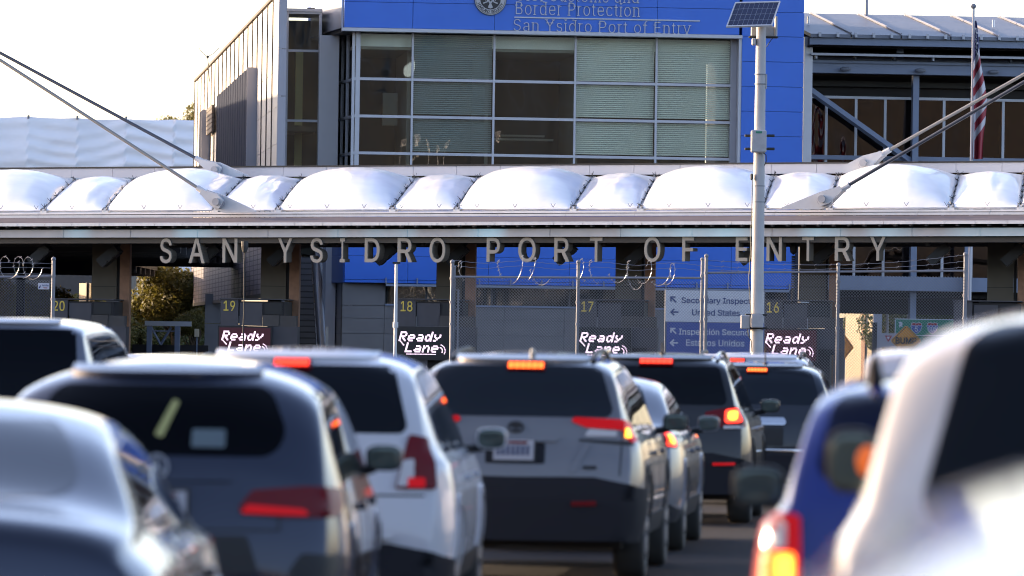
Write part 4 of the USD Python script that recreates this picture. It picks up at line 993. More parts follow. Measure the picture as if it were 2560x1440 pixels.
t.part('gate_frame', cat([tube([F1.p(ur[0] + .14, .1, .02), F1.p(ur[0] + .14, zr[0] - .35, .02)], .03, 6)] + [tube([F1.p(ur[0] + .03, zr[0] - q_, .02), F1.p(ur[0] + .14, zr[0] - q_, .02)], .02, 5) for q_ in (.36, .9, 1.4)]), 'galv')
w = at(2090, 700, 161); F2 = Plane((w[0], w[1], 0), (.985, -.17))
t, ur, zr = fence(F2, 'chain link fence with barbed strands in front of booth 16 and the road signs', [(1766, 640, .05), (2096, 662, .05), (2414, 636, .055)], [(1769, 682), (2096, 679), (2412, 677)], (0, 0))
for a, b, c_ in ((650, 662, 637), (664, 672, 653), (673, 678, 668)):
    P = [F2.p(*F2.uz(1768, a)), F2.p(*F2.uz(2096, b)), F2.p(*F2.uz(2412, c_))]
    Q = []
    for k in range(2):
        for s in np.linspace(0, 1, 18): Q.append(P[k] * (1 - s) + P[k+1] * s - [0, 0, .05 * 4 * s * (1 - s)])
    brb = [tube(Q, .007, 3)] + [tube([x - [.03, 0, .03], x + [.03, 0, .03]], .006, 3) for x in Q[::2]]
    t.part('barbed_strand', cat(brb), 'galv')
w = at(80, 700, 165); F3 = Plane((w[0], w[1], 0), (.993, -.12))
t, ur, zr = fence(F3, 'chain link fence with round razor wire loops at far left', [(-330, 655, .05), (134, 648, .055)], [(-330, 693), (60, 692), (131, 690)], (0, 0))
t.part('razor_wire', coil(F3, ur[0], ur[-1] - .1, zr[0] + .33, .31, .34, 9, tilt=.235), 'razor', kind='stuff')
for dz in (.15, .32, .45): t.part('strand', tube([F3.p(ur[0], zr[0] + dz, 0), F3.p(ur[-1], zr[0] + dz, 0)], .007, 3), 'galv')
u0, z0 = F3.uz(95, 723, .06); u1, z1 = F3.uz(123, 708, .06)
sp_ = Thing('fence_plate', 'small white maker plate wired to the left fence', 'plate', F3.p(u0, z0, .06))
sp_.part('plate', F3.box(u0, u1, z0, z1, .052, .06), 'sign_white')
sp_.part('lettering', F3.place(letters('South Bay', (u1 - u0) * .6, .045, .004, stroke=2), u0 + .11, z0 + .088, .0605), 'text_blue')
sp_.part('lettering', F3.place(letters('Fence', (u1 - u0) * .34, .045, .004, stroke=2), u0 + .15, z0 + .022, .0605), 'sign_red')
sp_.part('mark', F3.place(extrude(Polygon([(0, 0), (.05, .09), (.035, .05), (.08, .1), (.045, .0)]), .004), u0 + .012, z0 + .03, .0605), 'text_blue')

# ------------------------------------------------------------------ solar panel pole
pc = at(1897, 480, 150)
PP = Plane((pc[0], pc[1], 0), (1, 0))
sol = Thing('solar_pole', 'tall pale grey pole carrying a tilted solar panel and grey equipment boxes', 'pole', PP.p(0, 0))
Zp = lambda y: PP.uz(1897, y)[1]
sol.part('pole', tube([PP.p(0, 0), PP.p(0, Zp(850)), PP.p(0, Zp(480)), PP.p(0, Zp(44))], [.175, .165, .145, .122], 20), 'pole_paint', smooth=40)
for y in (186, 210, 465, 505, 640): 
    r_ = .15; m = lathe([(r_, -.012), (r_, .012), (.12, .012), (.12, -.012), (r_, -.012)], 16); m.apply_translation(PP.p(0, Zp(y))); sol.part('strap', m, 'galv')
def px_pt(px, py, n): u, z = PP.uz(px, py, n); return PP.p(u, z, n)
A, B_, C_, D_ = px_pt(1838, 5, -.25), px_pt(1951, 2, -.25), px_pt(1930, 63, .42), px_pt(1815, 66, .42)
nrm = np.cross(B_ - A, D_ - A); nrm /= np.linalg.norm(nrm); nrm *= np.sign(-nrm[1])
def slab(s0, s1, t0, t1, h0, h1):
    q = lambda s, t: (A * (1 - s) + B_ * s) * (1 - t) + (D_ * (1 - s) + C_ * s) * t
    v = [q(s, t) + nrm * h for s in (s0, s1) for t in (t0, t1) for h in (h0, h1)]
    return fixed(np.array(v), np.array([[0,1,3],[0,3,2],[4,6,7],[4,7,5],[0,4,5],[0,5,1],[2,3,7],[2,7,6],[0,2,6],[0,6,4],[1,5,7],[1,7,3]]))
pn = sol.part('solar_panel', slab(0, 1, 0, 1, -.05, -.02), 'alu')
for i in range(9):
    for j in range(4): sol.part('solar_cell', slab(.03 + i * .105, .03 + i * .105 + .098, .05 + j * .228, .05 + j * .228 + .216, -.0195, -.016), 'solar_cell', parent=pn)
for s in ((0, .025, 0, 1), (.975, 1, 0, 1), (.0251, .9749, 0, .045), (.0251, .9749, .958, 1)): sol.part('panel_frame', slab(*s, -.0195, .0), 'alu', parent=pn)
sol.part('panel_arm', tube([px_pt(1900, 50, -.1), PP.p(0, Zp(58), 0)], .05, 6), 'galv')
def pb(px0, y0, px1, y1, n0, n1, m, name, r=.02):
    a, b = PP.uz(px0, y1, n1), PP.uz(px1, y0, n1)
    q = rbox(0, b[0] - a[0], 0, b[1] - a[1], n0, n1, min(r, (n1 - n0) / 3)); return sol.part(name, PP.place(q, a[0], a[1], 0), m)
pb(1878, 66, 1936, 90, -.42, -.14, 'box_paint', 'battery_box'); pb(1937, 40, 1944, 91, -.5, -.1, 'pole_paint', 'side_box')
pb(1872, 90.5, 1946, 94, -.45, -.12, 'bracket', 'box_shelf'); pb(1880, 95, 1890, 112, -.2, .1, 'pole_paint', 'small_camera')
pb(1877, 325, 1917, 381, .15, .36, 'box_paint', 'cabinet', .03); pb(1890, 328, 1905, 333, .361, .366, 'sign_green', 'cabinet_label', .001)
for y in (336, 369): 
    for a, b in ((1862, 1876), (1918, 1937)): pb(a, y, b, y + 6, .0, .12, 'bracket', 'cabinet_bracket', .01)
    pb(1864, y + 1, 1936, y + 5, -.22, -.17, 'bracket', 'cabinet_bracket', .01)
pb(1913, 186, 1918, 222, -.05, .05, 'pole_paint', 'label_plate', .005)
pb(1876, 434, 1883, 450, .05, .16, 'bracket', 'sensor'); pb(1852, 788, 1876, 822, .0, .3, 'box_paint', 'junction_box'); pb(1878, 786, 1908, 819, .18, .42, 'box_paint', 'junction_box')
for y in (785, 818): pb(1864, y, 1918, y + 4, -.2, .17, 'bracket', 'junction_bracket', .008)
sol.part('cable', tube([px_pt(*p, .16) for p in ((1881, 450), (1880, 500), (1876, 640), (1872, 700), (1878, 786))], .012, 5), 'bracket')
sol.part('cable', tube([px_pt(*p, .18) for p in ((1908, 381), (1915, 388), (1916, 402), (1911, 414))], .014, 5), 'bracket')
sol.part('cable', tube([px_pt(*p, -.1) for p in ((1932, 95), (1922, 108), (1916, 118))], .010, 4), 'bracket')
sol.part('cable', tube([px_pt(*p, .2) for p in ((1868, 822), (1872, 840), (1878, 852), (1880, 880))], .012, 5), 'bracket')

# ------------------------------------------------------------------ overhead direction sign
w = at(1780, 800, 169); OP = Plane((w[0], w[1], 0), (.9957, .0925))
os_ = Thing('direction_sign', 'large white and blue direction sign for secondary inspection with arrows, left of the solar pole', 'sign', OP.p(0, 0))
os_.part('back_frame', OP.pbox(1662, 725, 1912, 888, -.14, -.03), 'galv')
os_.part('white_field', OP.pbox(1664, 727, 1910, 805.5, -.028, 0), 'sign_white')
os_.part('blue_field', OP.pbox(1666, 807, 1910, 886, -.028, 0), 'sign_blue')
for p in (1700, 1880): os_.part('leg', OP.box(OP.uz(p, 880)[0] - .06, OP.uz(p, 880)[0] + .06, 0, OP.uz(p, 886)[1], -.14, -.04), 'galv')
def words(t, p0, p1, yb, yt, m, st=2):
    ua, za = OP.uz(p0, yb, .004); ub_, _ = OP.uz(p1, yb, .004); _, zt_ = OP.uz(p0, yt, .004)
    os_.part('lettering', OP.place(letters(t, ub_ - ua, zt_ - za, .006, stroke=st), ua, za, .0015), m)
words('Secondary Inspection', 1704, 1903, 757, 743.5, 'text_blue'); words('United States', 1730, 1850, 788, 773.5, 'text_blue')
words('Inspección Secundaria', 1697, 1906, 836, 821.5, 'text_white'); words('Estados Unidos', 1715, 1861, 864, 848.5, 'text_white')
def arrow(px, py, ang, m):
    u, z = OP.uz(px, py, .004); s = .105
    g = unary_union([Polygon([(-s, -.022), (s, -.022), (s, .022), (-s, .022)]), Polygon([(-s - .03, 0), (-s + .075, .105), (-s + .105, .075), (-s + .035, 0), (-s + .105, -.075), (-s + .075, -.105)])])
    os_.part('arrow', OP.place(extrude(affinity.rotate(g, ang, origin=(0, 0)), .006), u, z, .0015), m)
for px, py, a, m in ((1684, 749, -45, 'text_blue'), (1687, 780, 0, 'text_blue'), (1684, 828, -45, 'text_white'), (1686, 857, 0, 'text_white')): arrow(px, py, a, m)

# ------------------------------------------------------------------ road signs beyond the lanes at right
def diamond(px, py, Y, r, U, name, label, words_=None):
    w = at(px, py, Y); D = Plane((w[0], w[1], 0), U); z = w[2]
    t = Thing(name, label, 'road sign', D.p(0, 0))
    dm = Polygon([(0, -r), (r, 0), (0, r), (-r, 0)]).buffer(-.06).buffer(.06)
    bl = t.part('blade', D.place(extrude(dm, .01), 0, z, -.01), 'sign_yellow')
    t.part('border', D.place(extrude(dm.buffer(-.025).difference(dm.buffer(-.045)), .003), 0, z, .001), 'sign_black', parent=bl)
    t.part('post', tube([D.p(0, 0, -.05), D.p(0, z + r * .8, -.05)], .03, 6), 'galv')
    return t, D, z, bl
t, D, z, bl = diamond(2265, 852, 188, .49, (1, .03), 'bump_sign', 'yellow diamond BUMP sign in front of the green highway sign')
t.part('lettering', D.place(letters('BUMP', .66, .19, .004, stroke=4), -.33, z - .09, .0045), 'sign_black', parent=bl)
t, D, z, bl = diamond(2108, 868, 184, .43, (.72, -.69), 'merge_sign', 'yellow diamond arrow sign half hidden behind a fence post')
for dz in (-.16, .12): t.part('arrow', D.place(extrude(Polygon([(-.12, -.02), (0, .12), (.12, -.02), (.04, .02), (.04, -.13), (-.04, -.13), (-.04, .02)]), .004), 0, z + dz, .0045), 'sign_black', parent=bl)
w = at(2310, 830, 205); H = Plane((w[0], w[1], 0), (1, .05))
hs = Thing('highway_sign', 'green highway sign with two blue and red route shields', 'road sign', H.p(0, 0))
bl = hs.part('blade', H.pbox(2238, 798, 2400, 839, -.03, 0), 'sign_green')
hs.part('lower_blade', H.pbox(2238, 841, 2400, 888, -.03, 0), 'sign_green')
for y0, y1 in ((797.5, 799.5), (838, 840)): hs.part('border', H.pbox(2237, y0, 2401, y1, .001, .006), 'sign_white', parent=bl)
hs.part('border', H.pbox(2237, 799.6, 2239, 837.8, .001, .006), 'sign_white', parent=bl)
for p in (2262, 2370): hs.part('post', H.box(H.uz(p, 850)[0] - .06, H.uz(p, 850)[0] + .06, 0, H.uz(p, 800)[1], -.16, -.04), 'galv')
for p, num in ((2291, '5'), (2331, '805')):
    u, z = H.uz(p, 820, .004)
    shp = Polygon([(-.17, .17), (-.09, .19), (0, .17), (.09, .19), (.17, .17), (.20, .06), (.15, -.09), (0, -.22), (-.15, -.09), (-.20, .06)])
    sb = hs.part('route_shield', H.place(extrude(shp, .004), u, z, .0015), 'sign_white', parent=bl)
    hs.part('shield_field', H.place(extrude(shp.buffer(-.014).intersection(sbox(-1, -1, 1, .085)), .003), u, z, .006), 'shield_blue')
    hs.part('shield_band', H.place(extrude(shp.buffer(-.014).intersection(sbox(-1, .095, 1, 1)), .003), u, z, .006), 'sign_red')
    hs.part('route_number', H.place(letters(num, .10 * len(num) if len(num) > 1 else .11, .17, .003, stroke=2), u - (.055 if len(num) == 1 else .15), z - .12, .0095), 'text_white')
u, z = H.uz(2250, 812, .004); hs.part('arrow', H.place(extrude(Polygon([(-.06, -.1), (.0, -.04), (.05, -.09), (.05, .1), (-.1, .1), (-.05, .04)]), .004), u + .03, z, .0015), 'text_white')
u, z = H.uz(2330, 868, .004); hs.part('lettering', H.place(letters('ALL', .5, .24, .004, stroke=3), u, z - .05, .0015), 'text_white')
w = at(2218, 850, 192); Yb = Plane((w[0], w[1], 0), (1, 0))
yb = Thing('yield_board', 'pale board with a small red yield triangle left of the BUMP sign', 'road sign', Yb.p(0, 0))
yb.part('board', Yb.pbox(2201, 833, 2250, 868, -.03, 0), 'grey_column')
u, z = Yb.uz(2221, 846, .004); tri = Polygon([(-.12, .09), (.12, .09), (0, -.12)])
yb.part('triangle', Yb.place(extrude(tri.difference(tri.buffer(-.035)), .004), u, z, .0015), 'sign_red')
yb.part('triangle_field', Yb.place(extrude(tri.buffer(-.036), .004), u, z, .0015), 'sign_white')
yb.part('leg', Yb.box(-.05, .05, 0, Yb.uz(2218, 868)[1], -.09, -.031), 'galv')

# ------------------------------------------------------------------ single posts and hanging things
c = at(991, 655, 160); d0 = at(987, 870, 160)
lp_ = Thing('tall_post', 'tall slim pale post standing left of booth 18', 'post', (c[0], c[1], 0))
lp_.part('shaft', tube([(c[0], c[1], 0), c], [.055, .045], 8), 'white_steel'); lp_.part('collar', tube([c - [0, 0, 1.75], c - [0, 0, 1.6]], .075, 8), 'white_steel')
lp_.part('mast_clamp', bx(c[0] - .1, c[0] + .1, c[1] - .05, c[1] + .05, c[2] - .05, c[2]), 'bracket')
c = at(612, 603, 173); hc = Thing('hanging_pole', 'thin dark pole hanging under the canopy in front of booth 19', 'pole', (c[0], c[1], 0))
hc.part('rod', tube([(c[0], c[1], 0.0), (c[0], c[1], c[2])], .02, 6), 'bracket'); hc.part('head', lathe([(0, -.3), (.07, -.25), (.10, -.1), (.10, .05), (0, .05)], 10).apply_translation((c[0], c[1], c[2] - .05)), 'bracket')
c = at(1984, 603, 172); hc = Thing('hanging_chain', 'dark rain chain hanging under the canopy right of letter N', 'chain', (c[0], c[1], 0))
hc.part('hook', lathe([(0, -.3), (.09, -.22), (.11, -.05), (.05, .1), (0, .1)], 10).apply_translation((c[0], c[1], c[2] - .1)), 'bracket')
ln = []
for k in range(24):
    z = c[2] - .45 - k * .07
    ln.append(lathe([(.05, -.03), (.052, .0), (.05, .03), (.035, .03), (.035, -.03), (.05, -.03)], 8).apply_translation((c[0], c[1], z)))
hc.part('chain_links', cat(ln), 'bracket', kind='stuff')

# ------------------------------------------------------------------ vehicles
from scipy.interpolate import PchipInterpolator, RegularGridInterpolator
def paint(name, col, metal=.25, rough=.38, spec=.2):
    mat(name, col, rough, metal=metal, coat=1.0, crough=.03, spec=spec, obj=True, cior=1.36)
paint('paint_slate', (.013, .016, .028), .6, .28)
paint('paint_white', (.33, .33, .355), 0, .4)
paint('paint_silver', (.095, .094, .102), .55, .32)
paint('paint_mirror_silver', (.035, .038, .052), .97, .22)
paint('paint_grey', (.11, .115, .135), .7, .30)
paint('paint_black', (.004, .004, .005), .1, .35)
paint('paint_charcoal', (.010, .012, .017), .3, .36)
paint('paint_blue', (.004, .012, .095), .25, .30)
paint('paint_beige', (.15, .145, .15), .3, .45)
paint('paint_pearl', (.33, .325, .325), .05, .4)
mat('car_glass', (.002, .0025, .005), .03, spec=.09)
def tinted(name, tint, ior=1.45):
    LOOK[name] = usdkit.material(stage, '/World/Looks/' + name, {'f': ('fresnel', {'IOR': ior}), 't': ('transparent_bsdf', {'color': tint}), 'g': ('glossy_bsdf', {'roughness': 0.02}), 'm': ('mix_closure', {})},
        [('f.fac', 'm.fac'), ('t.BSDF', 'm.closure1'), ('g.BSDF', 'm.closure2')], surface='m.closure')
tinted('pane_dark', (.16, .17, .19), 1.2); tinted('pane_privacy', (.40, .43, .46), 1.25); tinted('pane_light', (.72, .75, .77), 1.25); tinted('pane_door', (.72, .75, .76), 1.4); tinted('pane_screen', (.80, .83, .83), 1.3); tinted('pane_bright', (.15, .16, .18), 2.6)
mat('cabin', (.018, .018, .02), .8, spec=.2)
mat('seat_cloth', (.055, .056, .060), .9, spec=.1)
mat('car_black', (.006, .006, .007), .5, spec=.3)
mat('cladding', (.009, .0095, .013), .65, spec=.12)
mat('chrome', (.5, .5, .52), .14, metal=1.0)
mat('tyre', (.011, .011, .011), .8)
mat('rim', (.18, .18, .19), .35, metal=.7)
mat('lamp_dark', (.075, .0008, .003), .3, spec=.2)
mat('lamp_red', (.12, .001, .002), .3, spec=.15, em=(1, .006, .010), es=.07)
mat('lamp_on', (.3, .01, .005), .3, em=(1.0, .04, .015), es=.7)
mat('lamp_hot', (.3, .05, .01), .3, em=(1.0, .11, .012), es=.95)
mat('lamp_amber', (.3, .15, .01), .3, em=(1.0, .33, .025), es=1.1)
mat('lamp_clear', (.28, .265, .265), .12, coat=1.0)
mat('mirror_glass', (.07, .09, .085), .05, metal=.6)
mat('reflection_orange', (.45, .10, .01), .3, em=(1, .16, .02), es=.08)  # glow painted for an orange reflection in a mirror
mat('sticker', (.05, .07, .08), .5)
mat('strap', (.20, .20, .07), .5)  # yellow-green of the streak on the rear glass
mat('plate', (.20, .20, .22), .5)
mat('plate_ink', (.03, .035, .07), .5)
def triang(P, size=.06):
    V, F = [], []
    for g in getattr(P, 'geoms', [P]):
        v, f = trimesh.creation.triangulate_polygon(g, engine='earcut'); v = np.c_[v, np.zeros(len(v))]
        v, f = trimesh.remesh.subdivide_to_size(v, f, size, max_iter=12)
        F.append(np.asarray(f) + sum(len(x) for x in V)); V.append(v)
    m = trimesh.Trimesh(np.vstack(V), np.vstack(F), process=True); m.merge_vertices()
    return np.array(m.vertices)[:, :2], np.array(m.faces)
def rnd(pts, r): return Polygon(pts).buffer(-r).buffer(r, 6)
def solid(t): return m3.Manifold(m3.Mesh(np.asarray(t.vertices, np.float32), np.asarray(t.faces, np.uint32)))
def unsolid(M):
    g = M.to_mesh(); return trimesh.Trimesh(np.array(g.vert_properties[:, :3]), np.array(g.tri_verts), process=False)
class Body:
    def __init__(s, L, W, top, belt, H, zbot=.30, tum=.26, rear=(.10, .5), front=(.2, 1.0), bow=.07, roofr=.10, rn=2.4, axles=(.95, 3.64), wheel_r=.36, shoulder=.04, table=True):
        s.L, s.W, s.H, s.zbot, s.tum, s.rearp, s.frontp, s.bow, s.roofr, s.rn, s.axles, s.wr, s.sh = L, W, H, zbot, tum, rear, front, bow, roofr, rn, axles, wheel_r, shoulder
        t = np.array(top, float); s.ptop = PchipInterpolator(t[:, 0], t[:, 1]); b = np.array(belt, float); s.pbelt = PchipInterpolator(b[:, 0], b[:, 1])
        s.ts = t; s.beltpts = belt
        if not table: return
        # rear outline table
        s.zg = np.linspace(zbot + .01, H - .01, 150); s.sg = np.linspace(0, L * .9, 420)
        ys = np.concatenate([np.linspace(0, .3, 150), np.linspace(.302, 1.0, 160), np.linspace(1.01, L * .97, 240)])
        X = np.zeros((150, 420)); Yv = np.zeros((150, 420))
        for i, z in enumerate(s.zg):
            h = s.hw(ys, np.full_like(ys, z)); k = np.argmax(h > .001); hh, yy = h[k:], ys[k:]
            x = np.concatenate([[0], hh]); y = np.concatenate([[yy[0]], yy])
            ok = np.concatenate([[True], np.ones(len(hh), bool)])
            a = np.concatenate([[0], np.cumsum(np.hypot(np.diff(x), np.diff(y)))])
            X[i] = np.interp(s.sg, a, x); Yv[i] = np.interp(s.sg, a, y)
        s.fx = RegularGridInterpolator((s.zg, s.sg), X, bounds_error=False, fill_value=None); s.fy = RegularGridInterpolator((s.zg, s.sg), Yv, bounds_error=False, fill_value=None)
    def hw(s, y, z):
        y, z = np.broadcast_arrays(np.asarray(y, float), np.asarray(z, float))
        zt = s.ptop(y); zb = np.minimum(s.pbelt(y), s.H - .2)
        a, ry = s.rearp; b, fy_ = s.frontp
        e = 1 - a * np.clip(1 - y / ry, 0, 1) ** 2.2 - b * np.clip(1 - (s.L - y) / fy_, 0, 1) ** 2.4
        zm = s.zbot + .48 * (zb - s.zbot)
        low = 1 - .07 * np.clip((zm - z) / (zm - s.zbot), 0, 1) ** 2.2 - .05 * np.clip((z - zm) / (zb - zm), 0, 1) ** 2
        t = np.clip((z - zb) / (s.H - zb), 0, 1)
        upv = .95 - s.sh * np.clip(t / .12, 0, 1) - s.tum * (.85 * t + .15 * t * t)
        w = s.W * e * np.where(z <= zb, low, upv)
        r = np.minimum(s.roofr, .5 * (zt - s.zbot)); q = np.clip((z - (zt - r)) / r, 0, 1)
        w = w * np.clip(1 - q ** s.rn, 0, 1) ** (1 / s.rn)
        return np.where((z > zt + 1e-9) | (z < s.zbot - 1e-9), 0, w)
    def bend(s, v):
        v = np.array(v, float); k = np.abs(v[:, 0]) / s.W
        v[:, 1] += s.bow * k ** 2 * np.exp(-np.clip(v[:, 1], 0, 9) / .8) - .10 * k ** 2 * np.exp(-np.clip(s.L - v[:, 1], 0, 9) / .8)
        return v
    def mesh(s, raw=False, cut=()):
        y = np.unique(np.concatenate([np.linspace(0, .14, 14), np.linspace(.14, .7, 20), np.linspace(.7, s.L - .5, 46), s.L - .5 * (1 - np.sin(np.linspace(0, np.pi / 2, 16)))]))
        n = 34; q = np.sin(np.linspace(0, np.pi / 2, n)); rings = []
        for yy in y:
            zt = float(s.ptop(yy)); z = s.zbot + (zt - s.zbot) * q; h = s.hw(np.full(n, yy), z); h[-1] = 0
            R = np.stack([h, np.full(n, yy), z], 1); Lf = R[:-1][::-1] * [-1, 1, 1]
            rings.append(np.vstack([R, Lf]))
        m = len(rings[0]); V = np.vstack(rings); F = []
        for i in range(len(y) - 1):
            a = i * m + np.arange(m); b = i * m + (np.arange(m) + 1) % m
            F.append(np.stack([a, b + m, b], 1)); F.append(np.stack([a, a + m, b + m], 1))
        k = len(V); V = np.vstack([V, [[0, 0, (s.zbot + s.ts[0, 1]) / 2], [0, s.L, (s.zbot + s.ts[-1, 1]) / 2]]])
        a = np.arange(m); b = (a + 1) % m; o = (len(y) - 1) * m
        F.append(np.stack([a, b, np.full(m, k)], 1)); F.append(np.stack([b + o, a + o, np.full(m, k + 1)], 1))
        V = s.bend(V); t = fixed(V, np.vstack(F))
        if raw: return t
        try:
            M = solid(t)
            for ay in s.axles:
                for sx in (-1, 1):
                    c = m3.Manifold.cylinder(.5, s.wr + .055, s.wr + .055, 40).rotate((0, 90, 0)).translate((sx * (s.W - .30) if sx > 0 else -(s.W - .30) - .5, ay, s.wr))
                    M = M - c
            for c in cut: M = M - c
            if M.num_tri() > 500: t = unsolid(M)
            else: print('lost body', M.status())
        except Exception as ex: print('arch', ex)
        return t
    def inset(s, d, y0, y1, z0):
        """the room inside the shell, d metres in from it"""
        top = [(y + (d * 1.5 if y < s.L * .45 else -d * 1.6), z - (d if z > 1.0 else 0)) for y, z in s.ts]
        b2 = Body(s.L, s.W - d, top, s.beltpts, s.H - d, s.zbot, s.tum, s.rearp, s.frontp, s.bow, s.roofr, s.rn, s.axles, s.wr, s.sh, table=False)
        return solid(b2.mesh(raw=True)) ^ m3.Manifold.cube((4, y1 - y0, 2)).translate((-2, y0, z0))
    def rear(s, sv, z):
        sv, z = np.asarray(sv, float), np.asarray(z, float); q = np.stack([z, np.abs(sv)], -1)
        return s.bend(np.stack([np.sign(sv) * s.fx(q), s.fy(q), z], -1))
    def side(s, y, z, sx):
        return s.bend(np.stack([sx * s.hw(y, z), np.asarray(y, float), np.asarray(z, float)], -1))
    def patch(s, P, f, off=.006, thick=.02, size=.06):
        v2, F = triang(P, size); e = .004
        p = f(v2[:, 0], v2[:, 1])
        du = f(v2[:, 0] + e, v2[:, 1]) - f(v2[:, 0] - e, v2[:, 1]); dv = f(v2[:, 0], v2[:, 1] + e) - f(v2[:, 0], v2[:, 1] - e)
        N = np.cross(du, dv); N /= np.linalg.norm(N, axis=1, keepdims=True) + 1e-12
        c = np.array([0, s.L * .5, .8]); sg = np.sign(np.einsum('ij,ij->i', N, p - c)); N *= np.where(sg == 0, 1, sg)[:, None]
        fn = np.cross(p[F[:, 1]] - p[F[:, 0]], p[F[:, 2]] - p[F[:, 0]])
        flip = np.einsum('ij,ij->i', fn, N[F[:, 0]]) < 0; F = F.copy(); F[flip] = F[flip][:, ::-1]
        top, low = p + N * off, p + N * (off - thick); n = len(p)
        ed = np.vstack([F[:, [0, 1]], F[:, [1, 2]], F[:, [2, 0]]]); key = {}
        for a, b in ed: key[(min(a, b), max(a, b))] = key.get((min(a, b), max(a, b)), 0) + 1
        sk = []
        for a, b in ed:
            if key[(min(a, b), max(a, b))] == 1: sk += [[a, a + n, b + n], [a, b + n, b]]
        return trimesh.Trimesh(np.vstack([top, low]), np.vstack([F, np.array(sk, int)]), process=False)
def both(pts): return pts, [(-x, z) for x, z in pts]
def car(name, label, body, paint_, d, cx, spec, cat_='car', skew=0.0):
    p = at(cx, 1000, d); t = Thing(name, label, cat_, (p[0], p[1], 0), LYAW + skew, local=True); B = body; W = B.W
    rw = spec['window']; yb0, yt0, yb1, yt1, npan = spec['side']
    wins = [('rear_window', rnd([(rw[0], rw[2]), (-rw[0], rw[2]), (-rw[1], rw[3]), (rw[1], rw[3])], spec.get('wr', .07)), B.rear, spec.get('tint', 'pane_privacy'))]
    for sx in (-1, 1):
        for i in range(npan):
            a, b_ = i / npan, (i + 1) / npan; g_ = .05 / (yb1 - yb0)
            zl = lambda q: float(B.pbelt(yb0 + (yb1 - yb0) * q)) + .05
            zu = lambda q: float(B.ptop(yt0 + (yt1 - yt0) * q)) - .145
            P_ = rnd([(yb0 + (yb1 - yb0) * (a + g_ * (i > 0)), zl(a)), (yb0 + (yb1 - yb0) * b_, zl(b_)), (yt0 + (yt1 - yt0) * b_, zu(b_)), (yt0 + (yt1 - yt0) * (a + g_ * (i > 0)), zu(a))], .03)
            wins.append(('side_window', P_, (lambda y, z, sx=sx: B.side(y, z, sx)), 'pane_door' if i == npan - 1 else 'pane_privacy'))
    if 'screen' in spec:
        sa, sb = spec['screen']
        def onscreen(x, y):
            x, y = np.asarray(x, float), np.asarray(y, float); zt_ = B.ptop(y); w_ = B.hw(y, zt_ - .07) * .93
            return B.bend(np.stack([x * w_, y, zt_ - .075 * np.abs(x) ** 4], -1))
        wins.append(('windscreen', Polygon([(-.93, sa), (.93, sa), (.93, sb), (-.93, sb)]), onscreen, 'pane_screen'))
    hollow = spec.get('hollow', True); cut, cab = [], []
    if hollow:
        cy0, cy1 = max(.24, yb0 - .45), spec['screen'][1] + .02; cz = float(B.pbelt(B.L * .4)) - .32
        try:
            room = B.inset(.055, cy0, cy1, cz); core = B.inset(.075, cy0 + .02, cy1 - .02, cz + .02)
            cut = [solid(B.patch(P.buffer(-.012), f, .06, .26, .09)) for _, P, f, _ in wins]
            lining = room - core
            for c in cut: lining = lining - c
            cab = [room] + cut
            t.part('cabin_lining', unsolid(lining), 'cabin')
        except Exception as ex: print('cabin', name, ex); cab = []
        zs = B.H - .33 - spec.get('seat_drop', 0)
        for yy, n_ in spec.get('seats', ((B.L * .30, 3), (B.L * .50, 2))):
            for x in ((-.42, 0, .42) if n_ == 3 else (-.40, .40)):
                m_ = rbox(x - (.19 if n_ == 3 else .25), x + (.19 if n_ == 3 else .25), yy, yy + .16, cz + .03, zs - .18, .05); st = t.part('seat', m_, 'seat_cloth')
                t.part('headrest', rbox(x - .13, x + .13, yy - .01, yy + .09, zs - .165, zs + .03, .04), 'seat_cloth', parent=st)
        t.part('inner_mirror', rbox(-.12, .12, spec['screen'][0] + .08, spec['screen'][0] + .11, B.H - .27, B.H - .20, .01), 'car_black')
    bp = t.part('body', B.mesh(cut=cab), paint_, smooth=38)
    glass = [t.part(n_, B.patch(P, f, .003, .006), m_, smooth=40) for n_, P, f, m_ in wins]; g = glass[0]
    R = lambda pts, m, nm, off=.006, thick=.02, r=.02, parent=None, size=.06: t.part(nm, B.patch(rnd(pts, r) if r else Polygon(pts), B.rear, off, thick, size), m, parent=parent, smooth=40)
    S = lambda pts, m, nm, sx, off=.005, thick=.02, r=.02: t.part(nm, B.patch(rnd(pts, r), lambda y, z: B.side(y, z, sx), off, thick), m, smooth=40)
    # rear glass
    if 'sticker' in spec:
        a, b_, z0, z1 = spec['sticker']; R([(a, z0), (b_, z0), (b_, z1), (a, z1)], 'sticker', 'window_sticker', .007, .008, .01, parent=g)
        R([(-.02, 1.27), (.02, 1.26), (.09, 1.43), (.06, 1.44)], 'strap', 'window_streak', .007, .008, .01, parent=g)  # slanted yellow-green streak laid on the rear glass
    if 'wiper' in spec:
        z0 = rw[2] + .02; a, b = B.rear([0.02, spec['wiper']], [z0, z0 + .05]); t.part('wiper', tube([a + [0, -.02, 0], (a + b) / 2 + [0, -.03, .01], b + [0, -.02, 0]], .011, 5), 'car_black')
    if 'spoiler' in spec:
        sw, sz, sd = spec['spoiler']; k = 15; xs = np.linspace(-sw, sw, k)
        base = B.rear(xs, np.full(k, sz)); v = []
        for q in base:
            v += [q + [0, .10, .045], q + [0, -sd, .012], q + [0, -sd, -.018], q + [0, .06, -.015]]
        f = []
        for i in range(k - 1):
            for j in range(4):
                a, b_ = i*4+j, i*4+(j+1) % 4; f += [[a, b_, b_+4], [a, b_+4, a+4]]
        f += [[0, 2, 1], [0, 3, 2], [(k-1)*4, (k-1)*4+1, (k-1)*4+2], [(k-1)*4, (k-1)*4+2, (k-1)*4+3]]
        t.part('spoiler', fixed(np.array(v), np.array(f)), paint_, smooth=30)
